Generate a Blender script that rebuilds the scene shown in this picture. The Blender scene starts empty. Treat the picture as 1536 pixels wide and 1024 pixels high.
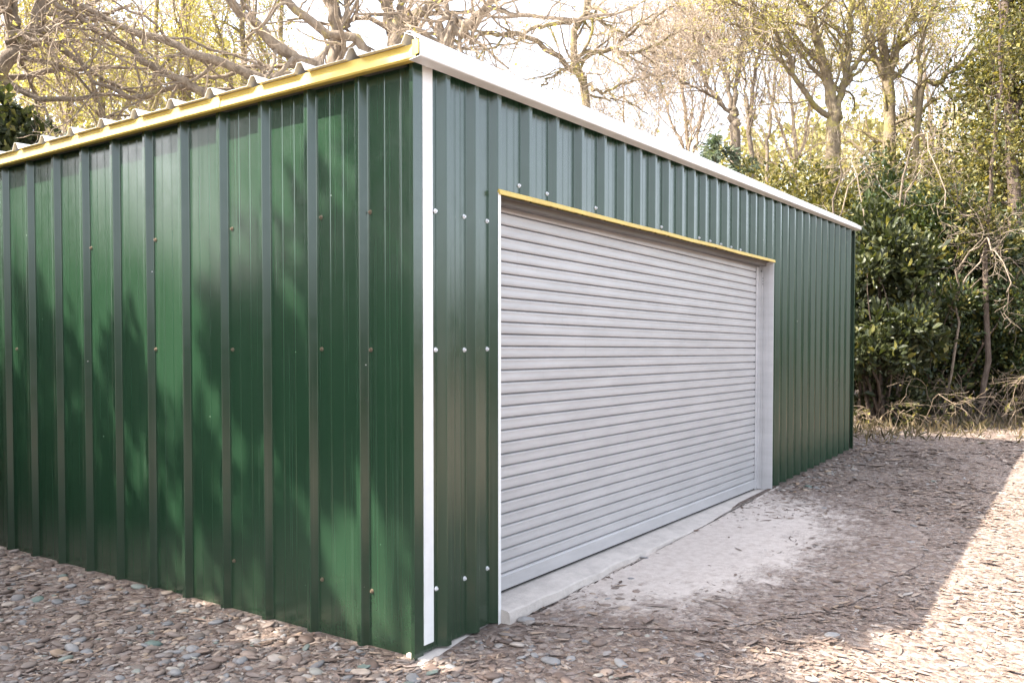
import bpy, math, random
import numpy as np
from mathutils import Matrix, Vector

sc = bpy.context.scene
COL = sc.collection
rng = np.random.default_rng(7)

# ------------------------------------------------------------------ camera
FPX = 1268.94
RC = np.array([[0.566, -0.0230, 0.824], [-0.824, -0.0160, 0.566], [0.0, -1.0, -0.0279]])
FW = RC[:, 2] / np.linalg.norm(RC[:, 2])
RT = RC[:, 0] - FW * np.dot(RC[:, 0], FW); RT /= np.linalg.norm(RT)
DN = np.cross(FW, RT)
EYE = np.array([-2.838, -2.446, 1.358])
cam = bpy.data.cameras.new('camera')
cam.sensor_width = 36.0
cam.lens = FPX / 1536 * 36
cam.shift_y = (561.94 - 512) / 1536
cam.clip_end = 2000
co = bpy.data.objects.new('camera', cam); COL.objects.link(co)
M = Matrix.Identity(4)
for i in range(3):
    M[i][0] = RT[i]; M[i][1] = -DN[i]; M[i][2] = -FW[i]; M[i][3] = EYE[i]
co.matrix_world = M
sc.camera = co


def at(px, py, d):
    """site point: bearing px / elevation py as read off the photo, at distance d along the view"""
    return EYE + d * (FW + RT * (px - 768) / FPX + DN * (py - 561.94) / FPX)


def gh(x, y):
    x = np.asarray(x, float); y = np.asarray(y, float)
    h = 0.0215 * np.clip(x, 0, 9) + 0.018 * np.clip(x - 9, 0, 30)
    return h


def site(px, d):
    p = at(px, 526, d)
    return np.array([p[0], p[1], float(gh(p[0], p[1]))])


# ------------------------------------------------------------------ node helpers
def mat(name, rough=0.6, color=(.5, .5, .5), metal=0.0, spec=0.5):
    m = bpy.data.materials.new(name); m.use_nodes = True
    nt = m.node_tree; b = nt.nodes['Principled BSDF']
    b.inputs['Base Color'].default_value = (*color, 1)
    b.inputs['Roughness'].default_value = rough
    b.inputs['Metallic'].default_value = metal
    b.inputs['Specular IOR Level'].default_value = spec
    return m, nt, b


def N(nt, t, **kw):
    n = nt.nodes.new(t)
    for k, v in kw.items():
        if k.startswith('i_'):
            n.inputs[k[2:].replace('_', ' ')].default_value = v
        else:
            setattr(n, k, v)
    return n


def ramp(nt, stops, src, interp='LINEAR'):
    r = nt.nodes.new('ShaderNodeValToRGB'); e = r.color_ramp.elements
    r.color_ramp.interpolation = interp
    while len(e) < len(stops): e.new(0.5)
    for q, (p, c) in zip(e, stops):
        q.position = p
        q.color = (*c, 1) if len(c) == 3 else c
    nt.links.new(src, r.inputs[0])
    return r.outputs[0]


def coords(nt, scale=(1, 1, 1), kind='Object'):
    tc = nt.nodes.new('ShaderNodeTexCoord')
    mp = nt.nodes.new('ShaderNodeMapping'); mp.inputs['Scale'].default_value = scale
    nt.links.new(tc.outputs[kind], mp.inputs[0])
    return mp.outputs[0]


def noise(nt, vec, scale, detail=4, rough=.55, dist=0.0):
    n = N(nt, 'ShaderNodeTexNoise'); n.inputs['Scale'].default_value = scale
    n.inputs['Detail'].default_value = detail; n.inputs['Roughness'].default_value = rough
    n.inputs['Distortion'].default_value = dist
    nt.links.new(vec, n.inputs['Vector'])
    return n.outputs['Fac']


def mix(nt, fac, a, b, mode='MIX'):
    m = N(nt, 'ShaderNodeMix', data_type='RGBA', blend_type=mode)
    for sock, v in ((m.inputs[0], fac), (m.inputs[6], a), (m.inputs[7], b)):
        if isinstance(v, (int, float)): sock.default_value = v
        elif isinstance(v, tuple): sock.default_value = (*v, 1)
        else: nt.links.new(v, sock)
    return m.outputs[2]


def math_(nt, op, a, b=0.0, clamp=False):
    m = N(nt, 'ShaderNodeMath', operation=op); m.use_clamp = clamp
    for s, v in zip(m.inputs, (a, b)):
        if isinstance(v, (int, float)): s.default_value = v
        else: nt.links.new(v, s)
    return m.outputs[0]


def bump(nt, b, h, strength=.3, dist=.01, chain=None):
    n = N(nt, 'ShaderNodeBump'); n.inputs['Strength'].default_value = strength
    n.inputs['Distance'].default_value = dist
    nt.links.new(h, n.inputs['Height'])
    if chain is not None: nt.links.new(chain, n.inputs['Normal'])
    nt.links.new(n.outputs[0], b.inputs['Normal'])
    return n.outputs[0]


# ------------------------------------------------------------------ materials
MT = {}


def green_paint():
    m, nt, b = mat('green_cladding_paint', .24, (.018, .060, .030), spec=.85)
    v = coords(nt)
    big = noise(nt, v, 1.3, 3)
    c = ramp(nt, [(.3, (.0140, .0390, .0198)), (.7, (.0172, .0465, .0240))], big)
    # thin vertical dirt streaks
    vs = coords(nt, (38, 38, .5))
    st = noise(nt, vs, 1.0, 5, .6)
    sm = ramp(nt, [(.56, (0, 0, 0)), (.74, (1, 1, 1))], st)
    c = mix(nt, math_(nt, 'MULTIPLY', sm, .16), c, (.10, .12, .10))
    # chips of bare primer
    vo = N(nt, 'ShaderNodeTexVoronoi', feature='F1'); vo.inputs['Scale'].default_value = 5.5
    nt.links.new(v, vo.inputs['Vector'])
    chip = math_(nt, 'LESS_THAN', vo.outputs['Distance'], .016)
    c = mix(nt, chip, c, (.55, .56, .52))
    # soil splash along the foot of the sheets
    sx = N(nt, 'ShaderNodeSeparateXYZ'); nt.links.new(v, sx.inputs[0])
    n2 = noise(nt, v, 16, 5, .7)
    low = math_(nt, 'SUBTRACT', math_(nt, 'MULTIPLY', n2, .75), sx.outputs['Z'])
    low = math_(nt, 'MULTIPLY', low, 1.4, True)
    c = mix(nt, math_(nt, 'MULTIPLY', low, .16), c, (.10, .085, .065))
    nt.links.new(c, b.inputs['Base Color'])
    r = ramp(nt, [(.3, (.17,) * 3), (.75, (.27,) * 3)], noise(nt, v, 9, 5, .7))
    nt.links.new(r, b.inputs['Roughness'])
    # oil-canning of thin sheet: long vertical ripples
    w = noise(nt, coords(nt, (9, 9, .35)), 1.0, 2, .5)
    n1 = bump(nt, b, w, .10, .010)
    w2 = noise(nt, coords(nt, (90, 90, .25)), 1.0, 1, .5)
    bump(nt, b, w2, .025, .003, n1)
    return m


def sheet_white():
    m, nt, b = mat('white_coated_steel', .35, (.82, .82, .81))
    v = coords(nt)
    c = ramp(nt, [(.35, (.74, .73, .71)), (.65, (.84, .84, .83))], noise(nt, v, 5, 6, .7))
    nt.links.new(c, b.inputs['Base Color'])
    bump(nt, b, noise(nt, v, 7, 2), .08, .01)
    return m


def yellow():
    m, nt, b = mat('yellow_flashing', .5, (.74, .50, .10))
    v = coords(nt)
    c = ramp(nt, [(.3, (.55, .38, .085)), (.55, (.66, .475, .11)), (.8, (.70, .53, .15))], noise(nt, v, 6, 6, .7))
    nt.links.new(c, b.inputs['Base Color'])
    bump(nt, b, noise(nt, v, 12, 3), .12, .01)
    return m


def galv(name, base, rough=.42):
    m, nt, b = mat(name, rough, base, metal=.15)
    v = coords(nt)
    k = [tuple(x * f for x in base) for f in (.9, 1.05)]
    c = ramp(nt, [(.35, k[0]), (.65, k[1])], noise(nt, coords(nt, (1.2, 1.2, 6)), 2, 6, .65))
    sp = ramp(nt, [(.62, (0, 0, 0)), (.75, (1, 1, 1))], noise(nt, coords(nt, (30, 30, 3)), 1, 4, .7))
    c = mix(nt, math_(nt, 'MULTIPLY', sp, .18), c, tuple(x * .6 for x in base))
    nt.links.new(c, b.inputs['Base Color'])
    bump(nt, b, noise(nt, v, 4, 2), .1, .01)
    return m


def concrete(name, base):
    m, nt, b = mat(name, .85, base)
    v = coords(nt)
    c = ramp(nt, [(.25, tuple(x * .72 for x in base)), (.55, base), (.8, tuple(min(1, x * 1.12) for x in base))], noise(nt, v, 7, 8, .7))
    sp = ramp(nt, [(.60, (0, 0, 0)), (.70, (1, 1, 1))], noise(nt, v, 26, 6, .75))
    c = mix(nt, math_(nt, 'MULTIPLY', sp, .35), c, (.22, .18, .15))
    nt.links.new(c, b.inputs['Base Color'])
    n1 = bump(nt, b, noise(nt, v, 30, 8, .7), .5, .012)
    bump(nt, b, noise(nt, v, 5, 3), .4, .03, n1)
    return m


def ground_color(nt, v):
    a = noise(nt, v, 1.1, 6, .65)
    c = ramp(nt, [(.3, (.125, .088, .068)), (.5, (.205, .155, .130)), (.7, (.285, .226, .190))], a)
    f = noise(nt, v, 55, 4, .7)
    c = mix(nt, .75, c, ramp(nt, [(.3, (.42, .40, .40)), (.5, (.9, .88, .86)), (.72, (1.75, 1.6, 1.5))], f), 'MULTIPLY')
    vo = N(nt, 'ShaderNodeTexVoronoi', feature='F1'); vo.inputs['Scale'].default_value = 34
    nt.links.new(v, vo.inputs['Vector'])
    hs = N(nt, 'ShaderNodeSeparateColor'); nt.links.new(vo.outputs['Color'], hs.inputs[0])
    cc = ramp(nt, [(0, (.10, .08, .07)), (.35, (.19, .145, .125)), (.6, (.26, .20, .16)), (.8, (.30, .27, .26)), (1, (.42, .36, .30))], hs.outputs[0])
    c = mix(nt, .5, c, cc)
    h = math_(nt, 'SUBTRACT', math_(nt, 'MULTIPLY', f, .9), vo.outputs['Distance'])
    return c, h


def ground_mat():
    m, nt, b = mat('leaf_litter_soil', .9, spec=.25)
    v = coords(nt)
    c, h = ground_color(nt, v)
    nt.links.new(c, b.inputs['Base Color'])
    bump(nt, b, h, .9, .02)
    return m


def apron_mat():
    """old concrete skim in front of the door, worn thin and half covered in dirt"""
    m, nt, b = mat('dusty_concrete_skim', .9, spec=.3)
    v = coords(nt)
    gcol, h = ground_color(nt, v)
    at_ = N(nt, 'ShaderNodeAttribute', attribute_name='cover')
    n = noise(nt, v, 5, 8, .72)
    n2 = noise(nt, coords(nt, (1, 3, 1)), 9, 8, .7)
    k = math_(nt, 'ADD', at_.outputs['Fac'], math_(nt, 'MULTIPLY', math_(nt, 'SUBTRACT', n, .5), 1.5))
    k = math_(nt, 'ADD', k, math_(nt, 'MULTIPLY', math_(nt, 'SUBTRACT', n2, .5), .9))
    msk = ramp(nt, [(.26, (0, 0, 0)), (.74, (1, 1, 1))], k)
    cc = ramp(nt, [(.3, (.44, .37, .325)), (.55, (.555, .485, .435)), (.8, (.61, .545, .495))], noise(nt, v, 18, 7, .7))
    c = mix(nt, msk, gcol, cc)
    nt.links.new(c, b.inputs['Base Color'])
    hh = mix(nt, msk, h, math_(nt, 'MULTIPLY', noise(nt, v, 40, 6, .7), .5))
    bump(nt, b, hh, .7, .018)
    return m


def island_mat(name, stops, rough=.8, spec=.3, transl=0.0, tcol=None, objvar=False):
    m, nt, b = mat(name, rough, spec=spec)
    g = N(nt, 'ShaderNodeNewGeometry')
    c = ramp(nt, stops, g.outputs['Random Per Island'])
    v = coords(nt)
    c = mix(nt, .6, c, ramp(nt, [(.3, (.7, .7, .7)), (.7, (1.2, 1.2, 1.2))], noise(nt, v, 30 if not transl else 1.2, 4)), 'MULTIPLY')
    nt.links.new(c, b.inputs['Base Color'])
    if transl:
        t = N(nt, 'ShaderNodeBsdfTranslucent')
        tc = mix(nt, 1.0, c, tcol or (1.6, 1.5, .6), 'MULTIPLY')
        nt.links.new(tc, t.inputs[0])
        ms = N(nt, 'ShaderNodeMixShader'); ms.inputs[0].default_value = transl
        nt.links.new(b.outputs[0], ms.inputs[1]); nt.links.new(t.outputs[0], ms.inputs[2])
        nt.links.new(ms.outputs[0], nt.nodes['Material Output'].inputs[0])
    return m


def bark(name, a, b_, moss, amount):
    m, nt, b = mat(name, .9, spec=.2)
    v = coords(nt)
    c = ramp(nt, [(.3, a), (.7, b_)], noise(nt, coords(nt, (1, 1, .45)), 13, 8, .75))
    ms = ramp(nt, [(.62 - amount, (0, 0, 0)), (.72 - amount * .7, (1, 1, 1))], noise(nt, v, 3.2, 6, .7))
    c = mix(nt, math_(nt, 'MULTIPLY', ms, .85), c, moss)
    nt.links.new(c, b.inputs['Base Color'])
    bump(nt, b, noise(nt, coords(nt, (1, 1, .4)), 24, 7, .75), 1.0, .04)
    return m


MT['green'] = green_paint()
MT['white'] = sheet_white()
MT['yellow'] = yellow()
MT['shutter'] = galv('grey_shutter_steel', (.46, .45, .45), .42)
MT['jamb'] = galv('pale_painted_steel', (.52, .51, .515), .45)
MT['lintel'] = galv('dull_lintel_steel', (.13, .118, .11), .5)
MT['zinc'] = galv('bright_zinc_screw', (.72, .72, .74), .25)
MT['rust'] = galv('weathered_brass_screw', (.15, .11, .075), .6)
MT['dark'] = mat('dark_gap_and_bracket', .7, (.02, .02, .02))[0]  # near-black for painted gap shade round the door, and for the guide bracket
MT['concrete'] = concrete('pale_concrete', (.54, .485, .44))
MT['ground'] = ground_mat()
MT['apron'] = apron_mat()
MT['pebble'] = island_mat('mixed_pebble', [(0, (.09, .062, .05)), (.22, (.18, .13, .105)), (.38, (.14, .115, .10)), (.54, (.24, .18, .145)), (.66, (.16, .158, .16)), (.77, (.25, .24, .235)), (.88, (.30, .21, .14)), (.95, (.38, .33, .29)), (1, (.11, .15, .13))], .6, .4)
MT['litter'] = island_mat('dry_leaf', [(0, (.085, .058, .045)), (.2, (.165, .115, .09)), (.4, (.225, .165, .135)), (.55, (.20, .165, .15)), (.7, (.28, .205, .15)), (.85, (.33, .26, .21)), (.95, (.28, .255, .24)), (1, (.35, .30, .26))], .75, .3)
MT['bark_grey'] = bark('grey_brown_bark', (.14, .108, .083), (.34, .278, .215), (.37, .315, .13), .03)
MT['bark_moss'] = bark('mossy_bark', (.12, .09, .06), (.29, .235, .16), (.34, .30, .08), .12)
MT['bark_dark'] = bark('dark_bark', (.07, .05, .04), (.16, .125, .10), (.20, .18, .08), .0)
MT['twig'] = bark('pale_twig', (.23, .18, .135), (.42, .335, .255), (.44, .37, .16), .06)
MT['straw'] = bark('dead_bramble_stem', (.20, .15, .11), (.36, .28, .20), (.34, .28, .13), -.05)
MT['bud'] = island_mat('yellow_spring_leaf', [(0, (.21, .19, .055)), (.4, (.32, .295, .09)), (.75, (.39, .36, .14)), (1, (.27, .27, .11))], .6, .3, .5, (1.5, 1.4, .8))
MT['olive'] = island_mat('olive_leaf', [(0, (.035, .04, .012)), (.4, (.075, .075, .02)), (.75, (.13, .12, .03)), (1, (.26, .22, .06))], .5, .4, .3, (1.6, 1.5, .7))
MT['laurel'] = island_mat('glossy_evergreen_leaf', [(0, (.020, .027, .012)), (.4, (.036, .045, .018)), (.75, (.056, .064, .027)), (.93, (.085, .09, .03)), (1, (.17, .15, .04))], .46, .35, .22, (1.5, 1.6, .6))
MT['evergreen'] = island_mat('dark_evergreen_leaf', [(0, (.016, .028, .011)), (.4, (.032, .050, .018)), (.75, (.055, .074, .025)), (.93, (.12, .12, .03)), (1, (.26, .22, .06))], .42, .45, .25, (1.7, 1.6, .6))
MT['needle'] = island_mat('blue_green_needles', [(0, (.07, .095, .07)), (.5, (.13, .165, .12)), (1, (.24, .26, .17))], .6, .3, .3, (1.2, 1.3, .8))
MT['far'] = island_mat('distant_foliage', [(0, (.15, .15, .06)), (.4, (.25, .235, .095)), (.75, (.36, .33, .15)), (1, (.44, .41, .23))], .8, .2, .4, (1.3, 1.2, .7))
MT['grass'] = island_mat('dry_grass_blade', [(0, (.06, .06, .03)), (.5, (.17, .135, .08)), (1, (.30, .24, .16))], .6, .3, .4, (1.3, 1.2, .7))


# ------------------------------------------------------------------ mesh helpers
def build(name, V, polys, materials, parent=None, mi=None, smooth=False, loc=None):
    """polys: list of int arrays [n,k]"""
    V = np.asarray(V, np.float32).reshape(-1, 3)
    if loc is not None: V = V - np.asarray(loc, np.float32)
    me = bpy.data.meshes.new(name)
    polys = [np.asarray(p, np.int32) for p in polys if len(p)]
    loops = np.concatenate([p.ravel() for p in polys])
    tot = np.concatenate([np.full(len(p), p.shape[1], np.int32) for p in polys])
    st = np.zeros(len(tot), np.int32); st[1:] = np.cumsum(tot)[:-1]
    me.vertices.add(len(V)); me.vertices.foreach_set('co', V.ravel())
    me.loops.add(len(loops)); me.loops.foreach_set('vertex_index', loops)
    me.polygons.add(len(tot)); me.polygons.foreach_set('loop_start', st); me.polygons.foreach_set('loop_total', tot)
    if mi is not None: me.polygons.foreach_set('material_index', np.asarray(mi, np.int32))
    me.polygons.foreach_set('use_smooth', np.full(len(tot), bool(smooth)))
    for m in (materials if isinstance(materials, (list, tuple)) else [materials]):
        me.materials.append(m)
    me.update(calc_edges=True); me.validate()
    o = bpy.data.objects.new(name, me); COL.objects.link(o)
    if parent is not None: o.parent = parent
    if loc is not None: o.location = loc
    return o


class MB:
    def __init__(s): s.V = []; s.F = {}; s.n = 0

    def add(s, V, F):
        V = np.asarray(V, float).reshape(-1, 3)
        for f in F: s.F.setdefault(len(f), []).append([i + s.n for i in f])
        s.V.append(V); s.n += len(V)

    def box(s, a, b):
        (x0, y0, z0), (x1, y1, z1) = a, b
        s.add([(x0, y0, z0), (x1, y0, z0), (x1, y1, z0), (x0, y1, z0), (x0, y0, z1), (x1, y0, z1), (x1, y1, z1), (x0, y1, z1)],
              [(0, 3, 2, 1), (4, 5, 6, 7), (0, 1, 5, 4), (1, 2, 6, 5), (2, 3, 7, 6), (3, 0, 4, 7)])

    def sweep(s, A, B, closed=True, cap=True):
        """join two outlines of equal length"""
        n = len(A); V = list(A) + list(B)
        F = [(i, (i + 1) % n, n + (i + 1) % n, n + i) for i in range(n if closed else n - 1)]
        if closed and cap: F += [tuple(range(n - 1, -1, -1)), tuple(range(n, 2 * n))]
        s.add(V, F)

    def obj(s, name, m, parent=None, smooth=False):
        o = build(name, np.concatenate(s.V), [np.array(v) for v in s.F.values()], m, parent, smooth=smooth)
        return o


def bevel(o, w=.003, seg=2):
    b = o.modifiers.new('soft_edge', 'BEVEL'); b.width = w; b.segments = seg; b.limit_method = 'ANGLE'
    return o


def thing(name, label, cat, loc, group=None):
    o = bpy.data.objects.new(name, None); COL.objects.link(o); o.location = loc
    o.empty_display_size = .2
    o['label'] = label; o['category'] = cat
    if group: o['group'] = group
    return o


def fold(o, w=.0035):
    a = o.modifiers.new('weld', 'WELD'); a.merge_threshold = .0002
    b = o.modifiers.new('bend', 'BEVEL'); b.width = w; b.segments = 3; b.limit_method = 'ANGLE'; b.angle_limit = math.radians(25)
    b.use_clamp_overlap = False


def structure(o): o['kind'] = 'structure'; return o


def stuff(o, label, cat):
    o['kind'] = 'stuff'; o['label'] = label; o['category'] = cat; return o


# ------------------------------------------------------------------ the shed
SHED = thing('metal_shed', 'dark green box-profile metal shed with grey roller door and white roof edge', 'shed', (0, 0, 0))
LX, LY = 8.03, 4.9
RH = .035


def roofz(x): return 2.665 + .0238 * (x + .1)


def profile(starts, end, flank, crest):
    """rib outline as (s, out) pairs along a wall"""
    pts = [(0.0, 0.0)]
    for s in starts:
        if s + 2 * flank + crest > end: break
        pts += [(s, 0), (s + flank, RH), (s + flank + crest, RH), (s + 2 * flank + crest, 0)]
    pts.append((end, 0.0))
    return pts


def stiffen(pts):
    """two shallow swages in every wide pan"""
    out = []
    for (s0, o0), (s1, o1) in zip(pts[:-1], pts[1:]):
        out.append((s0, o0))
        w = s1 - s0
        if o0 == 0 and o1 == 0 and w > .1:
            for f in (.34, .66):
                c = s0 + w * f
                out += [(c - .006, 0), (c - .002, .0013), (c + .002, .0013), (c + .006, 0)]
    out.append(pts[-1])
    return out


# front wall ribs read off the photo (left foot of each rib, metres from the corner)
FX = [.124, .340, .524, .801, 1.070, 1.344, 1.614, 1.870, 2.095, 2.322, 2.537, 2.769, 2.984, 3.205, 3.425, 3.659, 3.891, 4.104,
      4.346, 4.556, 4.804, 5.047, 5.271, 5.496, 5.74, 5.992, 6.249, 6.465, 6.71, 7.0, 7.25, 7.52, 7.80]
DX0, DX1 = .571, 4.874           # door opening
HZ0, HZ1 = 2.130, 2.168          # head of the opening, left and right
pf = stiffen(profile(FX, LX, .027, .030))
cuts = sorted(set([p[0] for p in pf] + [DX0, DX1]))
xs = np.array([p[0] for p in pf]); os_ = np.array([p[1] for p in pf])
mb = MB()


def headz(x): return HZ0 + (HZ1 - HZ0) * (x - DX0) / (DX1 - DX0)


for x0, x1 in zip(cuts[:-1], cuts[1:]):
    if x1 - x0 < 1e-6: continue
    o0, o1 = np.interp([x0 + 1e-7, x1 - 1e-7], xs, os_)
    inside = DX0 - 1e-6 <= x0 and x1 <= DX1 + 1e-6
    b0, b1 = (headz(x0), headz(x1)) if inside else (.028, .028)
    if not inside and x0 < .62: b0, b1 = .012, .012
    t0, t1 = roofz(x0) - .01, roofz(x1) - .01
    # several rows so the sheet can carry its ripples
    zs0 = np.linspace(b0, t0, 5); zs1 = np.linspace(b1, t1, 5)
    V = []
    for a, c in zip(zs0, zs1): V += [(x0, -o0, a), (x1, -o1, c)]
    mb.add(V, [(2 * i, 2 * i + 1, 2 * i + 3, 2 * i + 2) for i in range(4)])
wf = mb.obj('wall', MT['green'], SHED)
fold(wf)
sd = wf.modifiers.new('sheet', 'SOLIDIFY'); sd.thickness = .0012; sd.offset = 1
wf['label'] = 'long green ribbed front wall around the roller door'

# left wall: a rib every third of a metre
RIBY = [.309 + .335 * k - (0 if k else .004) for k in range(14)]
pl = stiffen(profile(RIBY, LY, .020, .026))
mb = MB()
for (s0, o0), (s1, o1) in zip(pl[:-1], pl[1:]):
    V = []
    for z in np.linspace(-.018, 2.645, 6): V += [(-o0, s0, z), (-o1, s1, z)]
    mb.add(V, [(2 * i, 2 * i + 2, 2 * i + 3, 2 * i + 1) for i in range(5)])
wl = mb.obj('wall', MT['green'], SHED)
fold(wl)
sd = wl.modifiers.new('sheet', 'SOLIDIFY'); sd.thickness = .0012; sd.offset = 1
wl['label'] = 'dappled green ribbed side wall under the yellow eave strip'

# right and back walls
mb = MB()
pr = profile([.2 + .333 * k for k in range(14)], LY, .02, .03)
for (s0, o0), (s1, o1) in zip(pr[:-1], pr[1:]):
    mb.add([(LX + o0, s0, .05), (LX + o1, s1, .05), (LX + o1, s1, roofz(LX) - .01), (LX + o0, s0, roofz(LX) - .01)], [(0, 1, 2, 3)])
mb.obj('wall', MT['green'], SHED)
mb = MB()
pb = profile([.1 + .25 * k for k in range(31)], LX, .025, .03)
for (s0, o0), (s1, o1) in zip(pb[:-1], pb[1:]):
    mb.add([(s0, LY + o0, .02), (s1, LY + o1, .02), (s1, LY + o1, roofz(s1) - .01), (s0, LY + o0, roofz(s0) - .01)], [(0, 3, 2, 1)])
mb.obj('wall', MT['green'], SHED)

# corner trims: green angle standing proud of the ribs, white cover strip beside it
mb = MB()
cx0, cx1 = -.0385, .022
A = [(cx0, .018), (cx0, -.0035), (cx1, -.0035), (cx1, -.001), (cx0 + .003, -.001), (cx0 + .003, .018)]
mb.sweep([(x, y, -.01) for x, y in A][::-1], [(x, y, 2.64) for x, y in A][::-1])
mb.box((cx0 + .003, .0165, -.005), (-.0012, .0185, 2.64))
bevel(mb.obj('corner_trim', MT['green'], SHED), .002)
mb = MB()
mb.box((.0235, -.0062, .045), (.0905, -.0012, 2.66))
st_ = bevel(mb.obj('cover_strip', MT['white'], SHED), .0015)
st_['label'] = 'narrow white strip running up the front corner'
# far right corner trim
mb = MB()
mb.box((LX - .03, -.042, .10), (LX + .012, -.0385, roofz(LX) - .04)); mb.box((LX + .0085, -.0385, .10), (LX + .012, .05, roofz(LX) - .04))
bevel(mb.obj('corner_trim', MT['green'], SHED), .0015)

# roof: trapezoid sheet running front-parallel, ribs end over the side wall
RY = [-.035 + .338 * k for k in range(15)]
top = [(-.085, 0)]
for y in RY:
    if y < -.05: continue
    top += [(y - .040, 0), (y - .014, .042), (y + .014, .042), (y + .040, 0)]
top.append((LY + .06, 0))
mb = MB()
nseg = 8
V = []
for i in range(nseg + 1):
    x = -.105 + (LX + .15) * i / nseg
    for y, h in top: V.append((x, y, roofz(x) + h))
n = len(top)
mb.add(V, [(i * n + j, (i + 1) * n + j, (i + 1) * n + j + 1, i * n + j + 1) for i in range(nseg) for j in range(n - 1)])
rf = mb.obj('roof', MT['white'], SHED)
sd = rf.modifiers.new('sheet', 'SOLIDIFY'); sd.thickness = .002; sd.offset = 1
rf['label'] = 'shallow white ribbed steel roof'

# yellow eave flashing under the sheet ends, in two lengths with a lap
for y0, y1, dx in ((-.062, 1.262, 0.0), (1.255, LY + .05, -.003)):
    mb = MB()
    A = [(-.079, 2.664), (-.083, 2.640), (-.090, 2.604), (-.084, 2.596), (-.036, 2.6035), (-.036, 2.6065), (-.083, 2.600), (-.086, 2.606), (-.079, 2.640), (-.0765, 2.664)]
    mb.sweep([(x + dx, y0, z + .4 * dx) for x, z in A], [(x + dx, y1, z + .4 * dx) for x, z in A])
    f_ = mb.obj('eave_flashing', MT['yellow'], SHED)
    f_['label'] = 'yellow strip along the eave above the side wall'
mb = MB()
A = [(-.094, 2.606), (-.060, 2.603), (-.060, 2.668), (-.094, 2.664)]
mb.sweep([(-.1085, y, z) for y, z in A], [(-.1045, y, z) for y, z in A])
ce = mb.obj('eave_flashing', MT['yellow'], SHED); ce['label'] = 'yellow end piece closing the roof corner'
# soffit closer between flashing and wall
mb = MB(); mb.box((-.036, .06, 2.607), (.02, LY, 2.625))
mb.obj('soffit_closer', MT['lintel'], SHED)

# white verge flashing along the front
mb = MB()
def vsec(x):
    t = 2.672 + .0245 * x; b = 2.599 + .0284 * x
    Y = -.100
    return [(x, -.010, t + .0415), (x, -.078, t + .013), (x, Y, t), (x, Y, b + .004), (x, Y + .004, b), (x, -.0385, b - .007),
            (x, -.0385, b - .004), (x, Y + .007, b + .003), (x, Y + .003, b + .006), (x, Y + .003, t - .002), (x, -.077, t + .010), (x, -.010, t + .0385)]
XS = np.linspace(-.103, LX + .050, 9)
for a, b in zip(XS[:-1], XS[1:]):
    mb.sweep(vsec(a), vsec(b), cap=False)
mb.add(vsec(XS[0]), [tuple(range(12))]); mb.add(vsec(XS[-1]), [tuple(range(11, -1, -1))])
vg = mb.obj('verge_trim', MT['white'], SHED)
vg['label'] = 'bright white trim along the front roof edge'
mb = MB()
mb.box((LX + .046, .0, roofz(LX) - .045), (LX + .048, LY + .05, roofz(LX) - .004))
mb.obj('verge_trim', MT['white'], SHED)

# ---- roller door
SY = .100
pitch = .0629
zb, zt = .104, 2.19
prof = []
z = zb + .0855
# slat section (dz as share of pitch, y offset out of the curtain plane, negative = towards the yard)
sl = [(0.0, .0150), (.040, .0035), (.075, -.0030), (.20, -.0050), (.40, -.0052), (.58, -.0044), (.74, -.0050), (.80, -.0062), (.90, -.0055), (.950, .0020), (.985, .0145)]
zz = z
while zz < zt:
    for f, o in sl: prof.append((zz + f * pitch, SY + o))
    zz += pitch
nX = 13
mb = MB(); V = []
rs = np.random.default_rng(3)
SX = np.linspace(.585, 4.780, nX)
for x in SX:
    for k, (pz, py) in enumerate(prof):
        V.append((x, py, pz))
m_ = len(prof)
mb.add(V, [(i * m_ + j, (i + 1) * m_ + j, (i + 1) * m_ + j + 1, i * m_ + j + 1) for i in range(nX - 1) for j in range(m_ - 1)])
DOOR = mb.obj('roller_door', MT['shutter'], SHED)
DOOR['label'] = 'closed grey slatted roller door'
mb = MB()
A = [(SY + .012, zb), (SY - .010, zb), (SY - .0125, zb + .004), (SY - .0125, zb + .074), (SY - .009, zb + .078), (SY - .009, zb + .085), (SY + .012, zb + .085)]
mb.sweep([(.585, y, z_) for y, z_ in A], [(4.782, y, z_) for y, z_ in A])
mb.obj('bottom_rail', MT['shutter'], DOOR)
mb = MB(); mb.box((.585, SY - .004, zb - .011), (4.780, SY + .008, zb - .0005)); mb.obj('rail_gap_shade', MT['dark'], DOOR)  # dark strip standing in for the shaded gap under the rail
# guide channels and reveals
mb = MB()
mb.box((4.7845, SY - .012, .092), (4.789, SY + .05, 2.15)); mb.box((4.7895, SY - .012, .092), (4.838, SY - .008, 2.15))
mb.box((4.8385, SY - .030, .092), (4.8425, SY + .05, 2.15))
mb.box((4.852, SY - .044, .094), (4.8605, SY - .018, 2.08))
bevel(mb.obj('guide_rail', MT['jamb'], SHED), .0015)
mb = MB()
mb.box((.575, SY - .012, .092), (.602, SY - .006, 2.14)); bevel(mb.obj('guide_rail', MT['jamb'], SHED), .0015)
mb = MB()
mb.box((4.843, SY - .026, .094), (4.8475, SY + .04, 2.12)); mb.box((4.8608, SY - .030, .094), (4.8645, SY - .006, 2.10)); mb.box((4.7802, SY - .004, .094), (4.7842, SY + .03, 2.12))
mb.obj('guide_gap_shade', MT['dark'], SHED)  # solid dark strips in place of the shade inside the guide gaps
mb = MB()
mb.box((4.8745, -.0405, .085), (4.8775, SY + .06, 2.178)); mb.box((4.866, -.0412, .09), (4.874, .004, 2.176))
mb.box((4.8705, .0045, .094), (4.874, .030, 2.17))
bevel(mb.obj('door_jamb', MT['jamb'], SHED), .0015)
mb = MB()
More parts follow.
